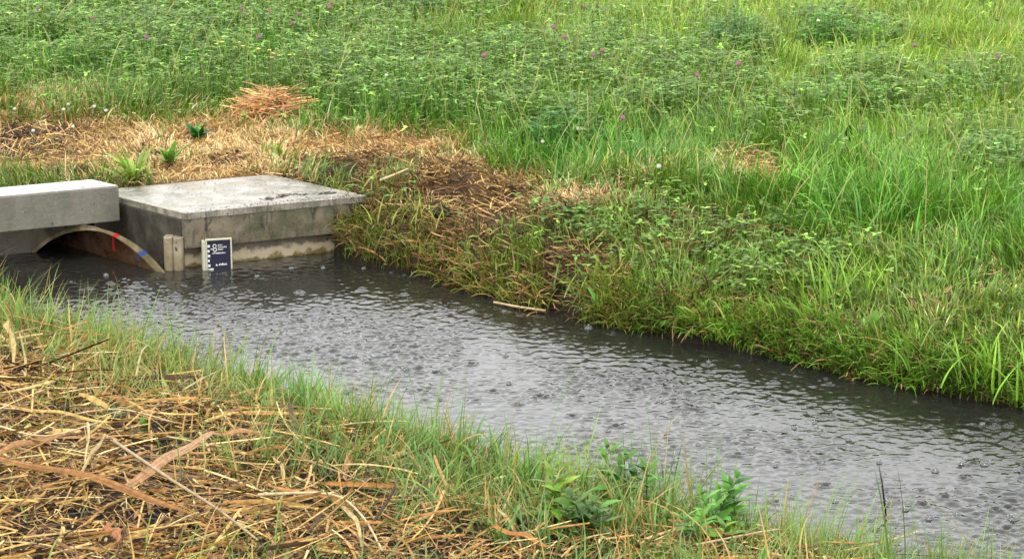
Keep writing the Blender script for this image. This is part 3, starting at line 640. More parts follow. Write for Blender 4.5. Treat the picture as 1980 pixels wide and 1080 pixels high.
ne = rib_obj('near_edge_grass', M_GRASS, [edge_near(7500)]); tag(ne, 'longer bright green blades leaning over the near waterline', 'grass', kind='stuff')

def near_straw(n, Lr, Wr, thick, prof='straw', cre=.5, only=.15):
    x, y, z, dn = near_pts(n); sm = straw_mask(x, y)
    pt = sstep(.36, .56, fbm(x * 5.5, y * 5.5, 3, 47)); keep = (dn > .03) & (R.rand(n) < np.clip((sm * 1.3 - .1) * (.32 + .68 * pt), only * .12, 1)); x, y, z, sm = [a[keep] for a in (x, y, z, sm)]; N = len(x)
    pal = np.array([rgb(214, 176, 106), rgb(186, 140, 78), rgb(230, 204, 144), rgb(132, 94, 50), rgb(80, 58, 34), rgb(184, 130, 74)])
    c = pal[R.choice(6, N, p=[.20, .22, .11, .19, .17, .11])] * .9 * np.array([.97, 1.0, .93])
    az = R.normal(0, .9, N) + 5 * (fbm(x * 3, y * 3, 2, 44) - .5) + np.where(R.rand(N) < .5, math.pi, 0); az = np.where(R.rand(N) < .45, R.rand(N) * 6.28, az)
    lay = R.rand(N) ** 1.5 * thick
    return ribbons(np.column_stack([x, y, z + .003 + lay]), az, 1.5 + R.normal(0, 1, N) * np.clip(.011 / np.mean(Lr), .07, .28), R.normal(.05, .13, N), R.uniform(*Lr, N), R.uniform(*Wr, N), vary(1, N, .33, .04) * c, vary(1, N, .33, .04) * c, 6, prof, cre, R.normal(0, .7, N), R.normal(0, .2, N))
st = rib_obj('straw_litter', M_STRAW, [near_straw(9000, (.02, .07), (.003, .009), .012, 'leaf', .3), near_straw(19000, (.025, .10), (.0018, .0042), .03), near_straw(22000, (.015, .055), (.0018, .0045), .03), near_straw(4200, (.08, .26), (.0035, .0075), .055), near_straw(260, (.10, .30), (.008, .018), .05, 'wide', .25), near_straw(2600, (.03, .10), (.005, .011), .045, 'scrap', .3), near_straw(9000, (.01, .04), (.0025, .007), .02, 'leaf', .3)])
tag(st, 'wet golden cut straw and reed bits covering the near bank', 'straw', kind='stuff')

# dark rotten clods among the straw and earth crumbs on the far soil
def crumbs(n, near):
    if near: x, y, z, dn = near_pts(n); m = (dn > .06) & (R.rand(n) < .2 + .8 * (fbm(x * 4, y * 4, 3, 50) > .55))
    else: x, y = scatter(n, 6.5, 11.5); z = land(x, y); m = (R.rand(n) < blobs(x, y, SOIL)) & ((y - far_line(x)) > .02) & ~on_slab(x, y, -.02)
    x, y, z = x[m], y[m], z[m]; N = len(x); r = R.gamma(3, 1 / 3, N) * (.006 if near else .011)
    ico = np.array([(0, 0, 1), (.9, 0, .1), (.28, .85, .2), (-.72, .53, -.1), (-.72, -.53, .15), (.28, -.85, -.1), (0, 0, -1)]) ; tri = np.array([(0, 1, 2), (0, 2, 3), (0, 3, 4), (0, 4, 5), (0, 5, 1), (6, 2, 1), (6, 3, 2), (6, 4, 3), (6, 5, 4), (6, 1, 5)])
    V = ico[None] * r[:, None, None] * R.uniform(.6, 1.35, (N, 7, 1)); V[..., 2] *= .7; V += np.column_stack([x, y, z + r * .3])[:, None]
    T = (tri[None] + (np.arange(N) * 7)[:, None, None]).reshape(-1, 3); c = np.repeat(vary(rgb(64, 48, 34) * .6, N, .4), 7, 0)
    return V.reshape(-1, 3), T, c
v1, t1_, c1_ = crumbs(9000, True); v2, t2_, c2_ = crumbs(9000, False)
sc = link('soil_crumbs', np_mesh('soil_crumbs', np.concatenate([v1, v2]), tris=np.concatenate([t1_, t2_ + len(v1)]), col=np.concatenate([c1_, c2_])), M_STRAW)
tag(sc, 'dark wet earth crumbs between straw and on the bare far soil', 'soil', kind='stuff')

# ------------------------------------------------------------------ single plants, leaves and stalks
def gz(x, y): return float(land(np.array([x]), np.array([y]))[0])
def ground_at(px, py, guess=.25):
    z = guess
    for _ in range(12): x, y = at(px, py, z); z = .5 * z + .5 * gz(x, y)
    return x, y, z
def leafset(root, name, mat, base, n, Lr, Wr, col, lean=(.3, 1.0), curl=(.2, .9), prof='wide', crease=.35, az=None, z0=0.0, dv=.18):
    P = np.zeros((n, 3)); P[:, 2] = z0; P += R.normal(0, .004, (n, 3)) * [1, 1, 0]
    a = R.rand(n) * 6.28 if az is None else np.asarray(az)
    c = vary(col, n, dv, .04)
    return rib_obj(name, mat, [ribbons(P, a, R.uniform(*lean, n), R.uniform(*curl, n), R.uniform(*Lr, n), R.uniform(*Wr, n), c * .85, c * 1.1, 7, prof, crease, R.normal(0, .2, n), R.normal(0, .2, n))], root)
def rosette(px, py, n, Lr, Wr, col, label, name='broad_leaf_plant', cat='plant', group=None, **kw):
    x, y, z = ground_at(px, py); r = empty(name, (x, y, z), label, cat, group); leafset(r, 'leaves', M_LEAF, None, n, Lr, Wr, col, **kw)
    return r
rosette(255, 356, 26, (.10, .19), (.012, .026), rgb(138, 168, 62), 'bright yellow-green leafy plant growing behind the gap of beam and slab', lean=(.15, .9), curl=(.3, 1.2))
rosette(382, 268, 12, (.05, .10), (.02, .035), rgb(48, 112, 42), 'dark green broad-leaved plant alone in the dry grass', lean=(.2, 1.0), curl=(.2, .8))
rosette(328, 318, 12, (.08, .13), (.018, .03), rgb(120, 170, 70), 'pale green low plant in dry grass right of the yellow-green one', lean=(.4, 1.2), curl=(.2, .9))
rosette(545, 315, 14, (.06, .11), (.008, .014), rgb(130, 150, 50), 'small green sprout at the dry grass edge behind the slab', lean=(.1, .8), curl=(.2, .8))
rosette(1165, 602, 5, (.06, .10), (.045, .06), rgb(92, 150, 72), 'round pale green leaf plant low on the far bank at the waterline', lean=(.5, 1.2), curl=(.1, .5), crease=.2)
rosette(1112, 420, 6, (.06, .09), (.04, .055), rgb(120, 170, 100), 'pale broad leaf plant beside the dry patch on the bank', lean=(.6, 1.3), curl=(.1, .5), crease=.2)
rosette(1685, 650, 5, (.07, .11), (.03, .045), rgb(130, 180, 84), 'broad pale leaf plant low on the right far bank', lean=(.2, .9), curl=(.1, .6), crease=.25)
rosette(660, 460, 14, (.05, .09), (.025, .038), rgb(92, 140, 48), 'light green leafy plant at the right end of the slab', lean=(.3, 1.3), curl=(.1, .8))
rosette(1485, 235, 9, (.12, .2), (.03, .045), rgb(40, 84, 36), 'dark broad-leaved dock in the right meadow', lean=(.3, 1.1), curl=(.3, .9))
rosette(1640, 300, 8, (.10, .18), (.03, .045), rgb(34, 72, 34), 'dark low dock above the bright grass on the right', lean=(.3, 1.1), curl=(.3, .9))
# near bank rosettes
rosette(220, 815, 7, (.035, .055), (.02, .03), rgb(44, 120, 66), 'small blue-green lobed seedling standing in the straw', lean=(.7, 1.3), curl=(.1, .4))
rosette(275, 838, 4, (.03, .05), (.007, .011), rgb(96, 160, 56), 'tiny upright green sprout beside the lobed seedling', lean=(.05, .35), curl=(.1, .3))
rosette(610, 870, 5, (.04, .06), (.016, .024), rgb(70, 120, 64), 'dull green leaf cluster in the straw at the middle of the near bank', lean=(.8, 1.4), curl=(0, .4))

def weed(px, py, h, nn, Lr, Wr, col, label, group=None, tilt=(0, 0)):
    h *= 1.08; x, y, z = ground_at(px, py, .15); r = empty('leafy_weed', (x, y, z), label, 'plant', group)
    P = []; az = []; L = []; ln = []
    for q in range(4):
        ox, oy = (0, 0) if q == 0 else R.normal(0, .034, 2); hq = h * (1 if q == 0 else R.uniform(.6, .95)); tx_, ty_ = tilt[0] + R.normal(0, .15), tilt[1] + R.normal(0, .15)
        tube('stem', [(ox + tx_ * t * t * hq, oy + ty_ * t * t * hq, hq * t) for t in np.linspace(0, 1, 6)], [.0026, .0024, .0021, .0018, .0014, .0009], M_STEM, r, 5)
        for i in range(nn):
            t = .15 + .85 * i / (nn - 1); sc_ = 1 - .45 * t * t; a = i * 1.57 + R.rand() * .6
            for k in (0, math.pi): P.append((ox + tx_ * t * t * hq, oy + ty_ * t * t * hq, hq * t)); az.append(a + k); L.append(R.uniform(*Lr) * sc_ * 1.35); ln.append(R.uniform(.85, 1.35) * (1.15 - .4 * t))
    n = len(P); L = np.array(L); c = vary(col, n, .28, .08) * np.array([1.35, 1.2, .9])
    rib_obj('leaves', M_LEAF, [ribbons(P, az, ln, R.uniform(.1, .9, n), L, L * R.uniform(*Wr, n), c * .85, c * 1.2, 7, 'leaf', .3, R.normal(0, .25, n), R.normal(0, .25, n))], r); return r
GW_ = 'leafy weeds on the near bank edge'
weed(1070, 1015, .12, 7, (.045, .07), (.28, .36), rgb(96, 132, 36), 'yellow-green leafy weed at the left end of the near bank weed clump', GW_)
weed(1190, 985, .13, 8, (.04, .065), (.28, .36), rgb(70, 118, 42), 'mid green leafy weed just left of the tall pointed blades', GW_)
weed(1130, 1040, .10, 6, (.045, .07), (.3, .38), rgb(62, 106, 40), 'darker leafy weed lowest in the near bank weed clump', GW_)
weed(1245, 975, .10, 7, (.035, .055), (.28, .36), rgb(84, 130, 44), 'small leafy weed behind the tall pointed blades', GW_, (.2, 0))
weed(1385, 1035, .13, 8, (.045, .07), (.28, .34), rgb(84, 146, 54), 'bright green leafy weed right of the tall blades, large leaves', GW_)
weed(1435, 1020, .13, 7, (.04, .065), (.28, .34), rgb(64, 118, 50), 'upright leafy weed with narrow tip leaves, nearest the water', GW_, (.1, .1))
weed(1345, 1065, .08, 5, (.04, .06), (.3, .36), rgb(76, 128, 46), 'low leafy weed beneath the bright large-leaved one', GW_)
weed(1860, 1100, .09, 4, (.03, .04), (.35, .45), rgb(120, 140, 50), 'small yellowing weed at the bottom right corner in the water margin')

def tuft(px, py, n, Lr, Wr, col, label, spread=.03, lean=(.0, .5), curl=(.1, .8), group=None, mat=None, az=None):
    x, y, z = ground_at(px, py, .2); r = empty('grass_tuft', (x, y, z - .004), label, 'grass tuft', group)
    P = np.zeros((n, 3)); P[:, :2] = R.normal(0, spread, (n, 2)); c = vary(col, n, .18, .05)
    a = R.rand(n) * 6.28 if az is None else R.normal(az, .5, n)
    rib_obj('blades', mat or M_GRASS, [ribbons(P, a, R.uniform(*lean, n), R.uniform(*curl, n), R.uniform(*Lr, n), R.uniform(*Wr, n), c * .8, c * 1.15, 8, 'blade', .35, R.normal(0, .4, n), R.normal(0, .3, n))], r); return r
GT = 'bright grass tufts on the far bank'
tuft(1640, 580, 60, (.12, .24), (.005, .009), rgb(140, 180, 60), 'tall bright yellow-green grass tuft halfway up the right far bank', .07, group=GT)
tuft(1370, 648, 30, (.10, .17), (.005, .009), rgb(146, 172, 60), 'bright grass tuft drooping into the water at mid far bank', .05, (.1, .9), (.4, 1.5), GT, az=-2)
tuft(1440, 645, 30, (.08, .14), (.005, .008), rgb(160, 178, 56), 'yellowish grass tuft right of the drooping one', .04, (.2, .9), (.3, 1.2), GT)
tuft(1100, 555, 40, (.08, .16), (.005, .008), rgb(120, 150, 54), 'loose grass tuft left of the dark gully in the far bank', .07, (.2, 1.0), (.4, 1.5), GT)
tuft(820, 425, 50, (.07, .13), (.004, .007), rgb(150, 164, 60), 'yellow-green grass tuft on the bank right of the slab', .08, (.1, .8), (.3, 1.2), GT)
tuft(745, 370, 50, (.07, .14), (.004, .007), rgb(140, 140, 62), 'olive grass tuft growing against the slab corner', .045, (.0, .5), (.2, 1.0), GT)
tuft(1930, 740, 60, (.12, .2), (.005, .009), rgb(130, 176, 50), 'bright grass tuft overhanging the water at the right edge', .08, (.0, .6), (.3, 1.2), GT)
tuft(1790, 700, 50, (.10, .18), (.005, .008), rgb(120, 160, 56), 'green grass tuft above the waterline left of the right-edge one', .08, (.1, .8), (.3, 1.2), GT)
tuft(1080, 320, 140, (.10, .18), (.004, .007), rgb(84, 132, 50), 'rounded mid green grass clump above the dry bank strip', .17, (.0, .6), (.3, 1.2), GT)
tuft(1200, 320, 90, (.10, .18), (.004, .007), rgb(100, 150, 56), 'lighter grass clump right of the rounded one', .12, (.0, .6), (.3, 1.2), GT)
tuft(1560, 375, 90, (.12, .22), (.005, .008), rgb(116, 172, 48), 'vivid green grass clump right of the small hay heap', .12, (.0, .7), (.3, 1.2), GT)
tuft(1700, 430, 80, (.14, .24), (.005, .008), rgb(92, 160, 44), 'vivid long grass clump on the upper right bank', .12, (.0, .7), (.4, 1.4), GT)
GN = 'tall blades on the near bank'
tuft(1285, 985, 5, (.16, .215), (.007, .010), rgb(74, 128, 44), 'tallest dark green pointed blades rising over the water from the near bank', .010, (.0, .16), (.0, .2), GN)
tuft(1345, 985, 4, (.10, .16), (.004, .007), rgb(116, 156, 70), 'slimmer pale blades right of the tallest ones', .014, (.05, .4), (.0, .3), GN)
tuft(370, 700, 8, (.09, .13), (.004, .007), rgb(80, 124, 50), 'upright rushy tuft with dark tip on the left near bank', .008, (.0, .12), (.0, .15), GN)
tuft(313, 665, 3, (.07, .10), (.008, .011), rgb(128, 186, 64), 'single broad light green blade left of the rushy tuft', .004, (.4, .6), (-.1, .2), GN, az=2.4)
tuft(10, 640, 14, (.12, .2), (.006, .011), rgb(110, 150, 60), 'tall pale grass tuft at the left edge of the near bank', .04, (.0, .35), (.1, .5), GN)
tuft(145, 655, 8, (.10, .16), (.004, .007), rgb(120, 140, 60), 'thin pale tuft near the left edge over the water', .03, (.0, .3), (.1, .5), GN)
tuft(590, 790, 26, (.08, .15), (.006, .011), rgb(110, 160, 60), 'leaning light green tuft at the middle of the near bank', .04, (.1, .7), (.2, .9), GN, az=2.2)
tuft(500, 765, 26, (.08, .14), (.006, .011), rgb(104, 156, 56), 'lush green tuft left of the leaning one', .045, (.1, .7), (.2, .9), GN)
tuft(710, 800, 16, (.09, .15), (.005, .009), rgb(98, 146, 56), 'arched blades over the water, middle of the near bank', .03, (.0, .4), (.6, 1.8), GN)
tuft(940, 900, 26, (.09, .15), (.005, .009), rgb(92, 142, 60), 'feathery tuft at the near waterline, centre of the photo', .05, (.0, .5), (.2, .9), GN)
tuft(1545, 1055, 12, (.07, .12), (.004, .007), rgb(100, 140, 60), 'sparse tuft in the straw left of the black twig', .035, (.0, .4), (.1, .7), GN)
tuft(1775, 1085, 8, (.09, .14), (.005, .009), rgb(96, 150, 56), 'narrow tuft standing in water right of the black twig', .012, (.0, .2), (.0, .3), GN)
tuft(830, 985, 12, (.10, .17), (.004, .007), rgb(130, 160, 66), 'arching pale blades growing through the straw, bottom centre', .03, (.2, .8), (.5, 1.4), GN)
tuft(1000, 1060, 14, (.08, .14), (.004, .007), rgb(80, 136, 56), 'green blades growing at the bottom edge left of the weeds', .03, (.0, .6), (.2, .9), GN)
for (px, py, n, c, lab, azv) in [(455, 745, 22, rgb(120, 164, 64), 'light green tuft leaning left over the straw bundle', 2.6), (640, 815, 24, rgb(116, 168, 62), 'fresh green tuft of broad blades between the leaning and arched ones', 2.0), (250, 690, 20, rgb(120, 140, 62), 'olive tuft on the left near bank behind the arched stem', 1.2),
                               (790, 865, 20, rgb(100, 146, 58), 'dense green tuft at the orange leaf scraps by the waterline', 1.5), (870, 930, 22, rgb(92, 136, 56), 'curly green tuft left of the feathery one', 2.4), (1020, 940, 26, rgb(96, 140, 58), 'upright green tuft between the feathery one and the weeds', 1.3), (1240, 1030, 22, rgb(104, 140, 60), 'yellowish tuft beneath the tallest blades', 1.6), (90, 700, 22, rgb(126, 148, 66), 'pale olive tuft by the drooping sheaths', 1.0)]:
    tuft(px, py, n, (.06, .13), (.004, .009), c, lab, .035, (.1, .8), (.3, 1.3), GN, az=azv)
# individual dry leaves, stalks and twigs
def strap(px0, py0, px1, py1, wid, col, label, name='dry_reed_leaf', cat='dry leaf', z0=.03, z1=.03, bow=.01, prof='wide', crease=.3, group='large dry reed leaves and stalks in the straw', sag=0, roll=.3, mat=None):
    wid *= .8; x0, y0, g0 = ground_at(px0, py0, .2); x1, y1, g1 = ground_at(px1, py1, .2)
    a = np.array([x0, y0, g0 + z0]); b = np.array([x1, y1, g1 + z1]); n = 14; d = b - a; L = np.linalg.norm(d); d /= L
    s = np.cross([0, 0, 1.], d); s /= np.linalg.norm(s); up = np.cross(d, s); s2 = s * math.cos(roll) + up * math.sin(roll)
    V = []; K = 6; tw = R.uniform(-.25, .25); roll = (.8 if d[0] > 0 else -.8) if roll == .3 else roll; ph = R.rand() * 6; vein = R.uniform(.72, 1.12, K); V_c = []
    for i in range(n + 1):
        t = i / n; p = a + d * L * t + s * (bow * math.sin(math.pi * t) + .06 * wid * math.sin(7 * t + ph)) + np.array([0, 0, 1]) * (sag * math.sin(math.pi * t) + .004 * math.sin(11 * t + ph)); h = wid * .5 * float(PROF[prof](np.array([t]))[0]) * (1 + .14 * math.sin(9 * t + px0))
        ro = roll + tw * (t - .5); sa = s * math.cos(ro) + up * math.sin(ro); ua = np.cross(d, sa)
        for k in range(K):
            u_ = -1 + 2 * k / (K - 1); V.append(p + sa * h * u_ + ua * h * (crease * .35 * (1 - abs(u_)) + .07 * math.sin(13 * t + 2 * k))); V_c.append(vein[k] * (1 + .15 * math.sin(17 * t + k * 3 + ph)) * (.72 if abs(u_) == 1 else 1))
    V = np.array(V); q = np.array([[i * K + j, i * K + j + 1, i * K + j + K + 1, i * K + j + K] for i in range(n) for j in range(K - 1)])
    c = np.clip(np.array(col) * np.array([.92, .98, .88]) * 1.0 * np.array(V_c)[:, None], 0, .8)
    o = link(name, np_mesh(name, V - a, quads=q, col=c, smooth=False), mat or M_DRYLEAF); o.location = tuple(a); tag(o, label, cat, group); return o
strap(238, 978, 415, 880, .030, rgb(214, 160, 116) * .8, 'wide pinkish tan reed leaf lying across the straw', z0=.045, z1=.06, sag=.012, bow=-.012)
strap(412, 884, 520, 868, .018, rgb(200, 140, 96) * .8, 'orange tan leaf continuing right from the wide pinkish one', z0=.06, z1=.05)
strap(-30, 935, 375, 1045, .022, rgb(176, 118, 60) * .75, 'long brown reed leaf running from the left edge to the bottom', z0=.07, z1=.06, sag=.01, bow=.02)
strap(-20, 915, 130, 878, .022, rgb(196, 140, 88) * .8, 'tan folded leaf at the left edge', z0=.05, z1=.05)
strap(0, 818, 215, 852, .012, rgb(222, 180, 108) * .8, 'long golden stalk leaf lying at the left above the folded leaf', z0=.05, z1=.05)
strap(170, 868, 160, 940, .014, rgb(226, 196, 140) * .8, 'pale curled leaf hanging down in the left straw', z0=.07, z1=.03, sag=.02)
strap(205, 885, 140, 960, .012, rgb(222, 186, 124) * .8, 'second pale hanging leaf, right of the curled one', z0=.06, z1=.03, sag=.015)
strap(14, 672, 26, 730, .03, rgb(226, 186, 116) * .72, 'broad pale sheath leaf at the left edge of the near bank', z0=.08, z1=.02, sag=.01, prof='scrap', crease=.5)
strap(40, 690, 48, 760, .012, rgb(214, 184, 124) * .8, 'thin drooping sheath right beside the broad pale one', z0=.07, z1=.01)
strap(520, 985, 720, 1040, .016, rgb(202, 136, 74) * .8, 'orange brown strap leaf at the bottom centre', z0=.06, z1=.06, bow=.02)
strap(660, 1030, 700, 1085, .014, rgb(226, 196, 144) * .8, 'pale strap bending down at the bottom centre', z0=.06, z1=.03, sag=.02)
strap(668, 945, 690, 895, .022, rgb(204, 150, 100) * .8, 'upright triangular tan leaf in the middle straw', z0=.02, z1=.05)
strap(840, 1010, 880, 955, .026, rgb(204, 142, 92) * .8, 'small orange tan triangular leaf at the foot of the green tufts', z0=.02, z1=.03)
strap(530, 920, 548, 965, .013, rgb(222, 190, 130) * .8, 'short light leaf standing in the straw, bottom centre left', z0=.05, z1=.02, sag=.01)
strap(950, 1058, 1060, 1088, .014, rgb(208, 138, 66) * .8, 'orange stalk leaf at the bottom right of the straw', z0=.05, z1=.04)
strap(960, 1025, 1010, 1085, .010, rgb(196, 170, 110) * .8, 'bent olive straw leaf left of the weeds', z0=.06, z1=.02)
strap(1790, 1055, 1800, 1100, .016, rgb(222, 172, 104) * .8, 'curled orange leaf end at the bottom right', z0=.07, z1=.02, sag=.01)
strap(1380, 1070, 1550, 1046, .012, rgb(214, 186, 120) * .8, 'long pale reed leaf lying along the bottom right shore', z0=.05, z1=.06)
strap(1460, 1062, 1640, 1075, .009, rgb(226, 200, 140) * .8, 'thin pale reed strip crossing the long shore one', z0=.06, z1=.05)
strap(300, 1000, 240, 935, .010, rgb(220, 186, 126) * .8, 'thin leaf crossing under the wide pinkish leaf', z0=.03, z1=.03)
strap(90, 990, 20, 1010, .012, rgb(206, 158, 96) * .8, 'tan leaf scrap in the bottom left corner', z0=.05, z1=.04)
strap(205, 1050, 232, 1100, .034, rgb(190, 116, 66) * .75, 'rust coloured leaf scrap at the bottom left edge', z0=.04, z1=.06, prof='scrap', group='large dry reed leaves and stalks in the straw')
def stalk(pts, rad, mat, label, name='dry_stalk', cat='stalk', group='large dry reed leaves and stalks in the straw'):
    P = []
    for px, py, h in pts: x, y, g = ground_at(px, py, .2); P.append(Vector((x, y, g + h)))
    # smooth the polyline
    Q = []
    for i in range(len(P) - 1):
        for t in (0, .25, .5, .75):
            p0, p1, p2, p3 = P[max(i - 1, 0)], P[i], P[i + 1], P[min(i + 2, len(P) - 1)]
            Q.append(.5 * ((2 * p1) + (p2 - p0) * t + (2 * p0 - 5 * p1 + 4 * p2 - p3) * t * t + (3 * p1 - p0 - 3 * p2 + p3) * t ** 3))
    Q.append(P[-1]); o0 = P[0].copy(); V, F = tube_mesh([q - o0 for q in Q], list(np.linspace(rad, rad * .6, len(Q))))
    m = MB(); m.v, m.f = V, F; o = m.build(name, mat, None, smooth=True); o.location = o0; tag(o, label, cat, group); return o
stalk([(222, 905, .07), (330, 985, .075), (420, 1040, .07), (500, 1095, .06)], .0045, M_BROWNSTALK, 'long brown reed stalk slanting down to the bottom edge')
stalk([(262, 745, .02), (285, 712, .07), (340, 705, .085), (385, 712, .06)], .0028, M_STALK, 'pale arched dead stem on the left near bank')
stalk([(355, 780, .04), (400, 760, .05), (438, 742, .055)], .003, M_STALK, 'straight pale straw of the small bundle by the left grass')
stalk([(350, 770, .04), (395, 748, .05), (430, 735, .05)], .0025, M_BROWNSTALK, 'brown straw of the small bundle by the left grass')
stalk([(500, 1005, .06), (640, 1015, .075), (700, 1045, .06), (740, 1090, .03)], .004, M_STALK, 'thick pale straw bending down at the bottom centre')
stalk([(1345, 1085, .04), (1500, 1062, .05), (1560, 1052, .06)], .003, M_STALK, 'pale reed stalk along the bottom right straw')
stalk([(0, 860, .05), (90, 880, .05), (200, 850, .05)], .0032, M_STALK, 'yellow reed stalk lying at the left of the straw')
stalk([(120, 830, .035), (230, 822, .045), (340, 845, .04)], .0026, M_STALK, 'thin pale stalk above the lobed seedling straw')
stalk([(575, 905, .03), (680, 960, .05), (760, 985, .04)], .0028, M_BROWNSTALK, 'brown stalk slanting through the middle straw')
stalk([(1600, 1090, .02), (1625, 1050, .07), (1650, 1040, .075), (1690, 1075, .03)], .0026, M_STALK, 'looped pale stem in the bottom right straw')
bx, by, bz = ground_at(1712, 1110, .1)
_t = tube('black_twig', [(0, 0, -.03), (-.012, 0, .05), (-.018, .0, .09), (-.028, .0, .135)], [.0028, .0026, .0022, .0012], M_BLACKTWIG); _t.location = (bx, by, max(bz, 0)); tag(_t, 'thin black twig leaning upright from the water at the bottom right', 'twig')
stalk([(735, 388, .08), (765, 381, .09), (790, 375, .10)], .006, M_STALK, 'pale cut reed piece lying in the tuft right of the slab', group=None)
x0, y0 = at(955, 584, .008); x1, y1 = at(1055, 602, .008)
V, F = tube_mesh([(0, 0, 0), ((x1 - x0) * .45, (y1 - y0) * .45 - .02, .004), (x1 - x0, y1 - y0, .003)], .0045); m = MB(); m.v, m.f = V, F; o = m.build('dry_stalk', M_STALK, None, smooth=True); o.location = (x0, y0, .008); tag(o, 'pale reed stalk floating along the far waterline', 'stalk')

# ------------------------------------------------------------------ hay heaps
def heap(px, py, r, h, n, col, label):
    x, y, z = ground_at(px, py, .28); e = empty('hay_heap', (x, y, z), label, 'hay heap')
    a = R.rand(n) * 6.28; q = np.sqrt(R.rand(n)) * r; hh = h * (1 - (q / r) ** 1.5); P = np.column_stack([np.cos(a) * q, np.sin(a) * q, hh * R.rand(n)])
    c = vary(col, n, .3, .05)
    rib_obj('hay', M_STRAW, [ribbons(P, R.rand(n) * 6.28, R.uniform(1.1, 1.75, n), R.uniform(0, .6, n), R.uniform(.06, .17, n), R.uniform(.003, .006, n), c * .8, c, 4, 'straw', .4, R.rand(n) * 3, R.normal(0, .5, n))], e)
heap(524, 212, .115, .10, 560, rgb(222, 170, 116) * 1.0, 'reddish tan heap of cut hay at the meadow edge behind the slab')
heap(1440, 325, .14, .10, 220, rgb(196, 168, 104) * .85, 'small heap of pale cut hay in the grass right of centre')
heap(1460, 352, .07, .04, 110, rgb(214, 150, 92) * .85, 'little orange tan hay bunch below the small hay heap')

# ------------------------------------------------------------------ flowers
def flower_proto(kind):
    m = MB(); rr = np.random.RandomState(4)
    if kind == 'clover':      # globe of many small pointed florets
        for i in range(60):
            zc = 1 - 2 * (i + .5) / 60; a = i * 2.39996; r0 = math.sqrt(1 - zc * zc); d = Vector((r0 * math.cos(a), r0 * math.sin(a), zc * .9)); s = d.cross(Vector((.1, .3, 1))).normalized(); u_ = d.cross(s)
            c = d * .008; e = d * .0145 + Vector((0, 0, .003)); b = len(m.v)
            m.v += [tuple(c + s * .0022), tuple(c - s * .0011 + u_ * .0019), tuple(c - s * .0011 - u_ * .0019), tuple(e)]; m.f += [(b, b + 1, b + 3), (b + 1, b + 2, b + 3), (b + 2, b, b + 3)]
        b = len(m.v); n = 10
        for j in range(1, 6):
            for k in range(n): th = math.pi * j / 6; m.v.append((math.sin(th) * math.cos(2 * math.pi * k / n) * .0105, math.sin(th) * math.sin(2 * math.pi * k / n) * .0105, math.cos(th) * .0095))
        for j in range(4): m.f += [(b + j * n + k, b + j * n + (k + 1) % n, b + (j + 1) * n + (k + 1) % n, b + (j + 1) * n + k) for k in range(n)]
    else:                     # five broad petals round a small centre
        for k in range(5):
            a = k * 1.2566; s = Vector((-math.sin(a), math.cos(a), 0)); d = Vector((math.cos(a), math.sin(a), .35)); b = len(m.v)
            m.v += [tuple(d * .001), tuple(d * .006 + s * .0048), tuple(d * .0115 + s * .0030), tuple(d * .0115 - s * .0030), tuple(d * .006 - s * .0048)]; m.f.append((b, b + 1, b + 2, b + 3, b + 4))
    return m
protos = {}
for kind, mat in (('pink', M_PINK), ('white', M_WFLOWER), ('yellow', M_YELLOW)):
    mb = flower_proto('star' if kind == 'yellow' else 'clover'); me = bpy.data.meshes.new('flower_head'); me.from_pydata(mb.v, [], mb.f); me.update(); me.materials.append(mat)
    sm = bpy.data.meshes.new('stem'); v, f = tube_mesh([(0, 0, -.26), (.008, .004, -.13), (0, 0, -.004)], [.0016, .0015, .0013], 5); sm.from_pydata(v, [], f); sm.update(); sm.materials.append(M_STEM); protos[kind] = (me, sm)
def flower(kind, px, py, label, size=1.0, h=.24, name=None, group=None):
    size *= .68 if kind == 'pink' else .8; gx, gy, g = ground_at(px, py, .28); x, y = at(px, py, g + h); g = gz(x, y)
    x, y = at(px, py, g + h)
    nm = {'pink': 'red_clover_flower', 'white': 'white_clover_flower', 'yellow': 'buttercup_flower'}[kind]
    e = empty(nm, (x, y, g + h), label, 'flower', group or {'pink': 'pink clover flowers in the meadow', 'white': 'white clover flowers', 'yellow': 'yellow flowers in the meadow'}[kind])
    e.rotation_euler = (R.uniform(-.15, .15), R.uniform(-.15, .15), R.uniform(0, 6.28))
    a = bpy.data.objects.new('flower_head', protos[kind][0]); S.collection.objects.link(a); a.parent = e; a.scale = (size,) * 3
    b = bpy.data.objects.new('stem', protos[kind][1]); S.collection.objects.link(b); b.parent = e; b.scale = (1, 1, h / .26)
for px, py, lab, sz in [
    (73, 16, 'pink clover flower highest at the top left corner', 1.3), (180, 35, 'pink clover flower right of the top left corner one', 1.2), (283, 72, 'bright pink clover flower in the dense left clover', 1.5),
    (468, 17, 'dull pink clover flower near the top, left of the pair', 1.2), (502, 72, 'pale pink clover flower just above the yellow flowers', 1.4), (565, 45, 'pale pink clover flower beside the tall stalk', 1.2),
    (577, 28, 'mauve clover flower above the pale one', 1.2), (637, 15, 'dark pink clover flower close to the top edge', 1.4), (641, 6, 'pale clover flower touching the top edge', 1.2), (521, 22, 'faded mauve clover flower near the top edge', 1.0),
    (936, 108, 'vivid pink clover flower alone left of the centre', 1.6), (1070, 53, 'dusky pink clover flower on a tall stem above the centre', 1.5), (1092, 72, 'pale mauve clover flower below the dusky tall one', 1.4),
    (1148, 107, 'pinkish clover flower of the pair right of centre', 1.2), (1165, 98, 'whitish pink clover flower of the pair right of centre', 1.3), (1129, 13, 'small mauve clover flower near the top centre', 1.1),
    (1428, 124, 'bright pink clover flower in the dark clover bush', 1.6), (1348, 146, 'pale pink clover flower left of the dark clover bush', 1.3), (1768, 88, 'pale pink clover flower in the right meadow', 1.4), (1204, 228, 'salmon clover flower low in the right centre meadow', 1.3), (1931, 110, 'pinkish clover flower near the right edge', 1.2)]:
    flower('pink', px, py, lab, sz)
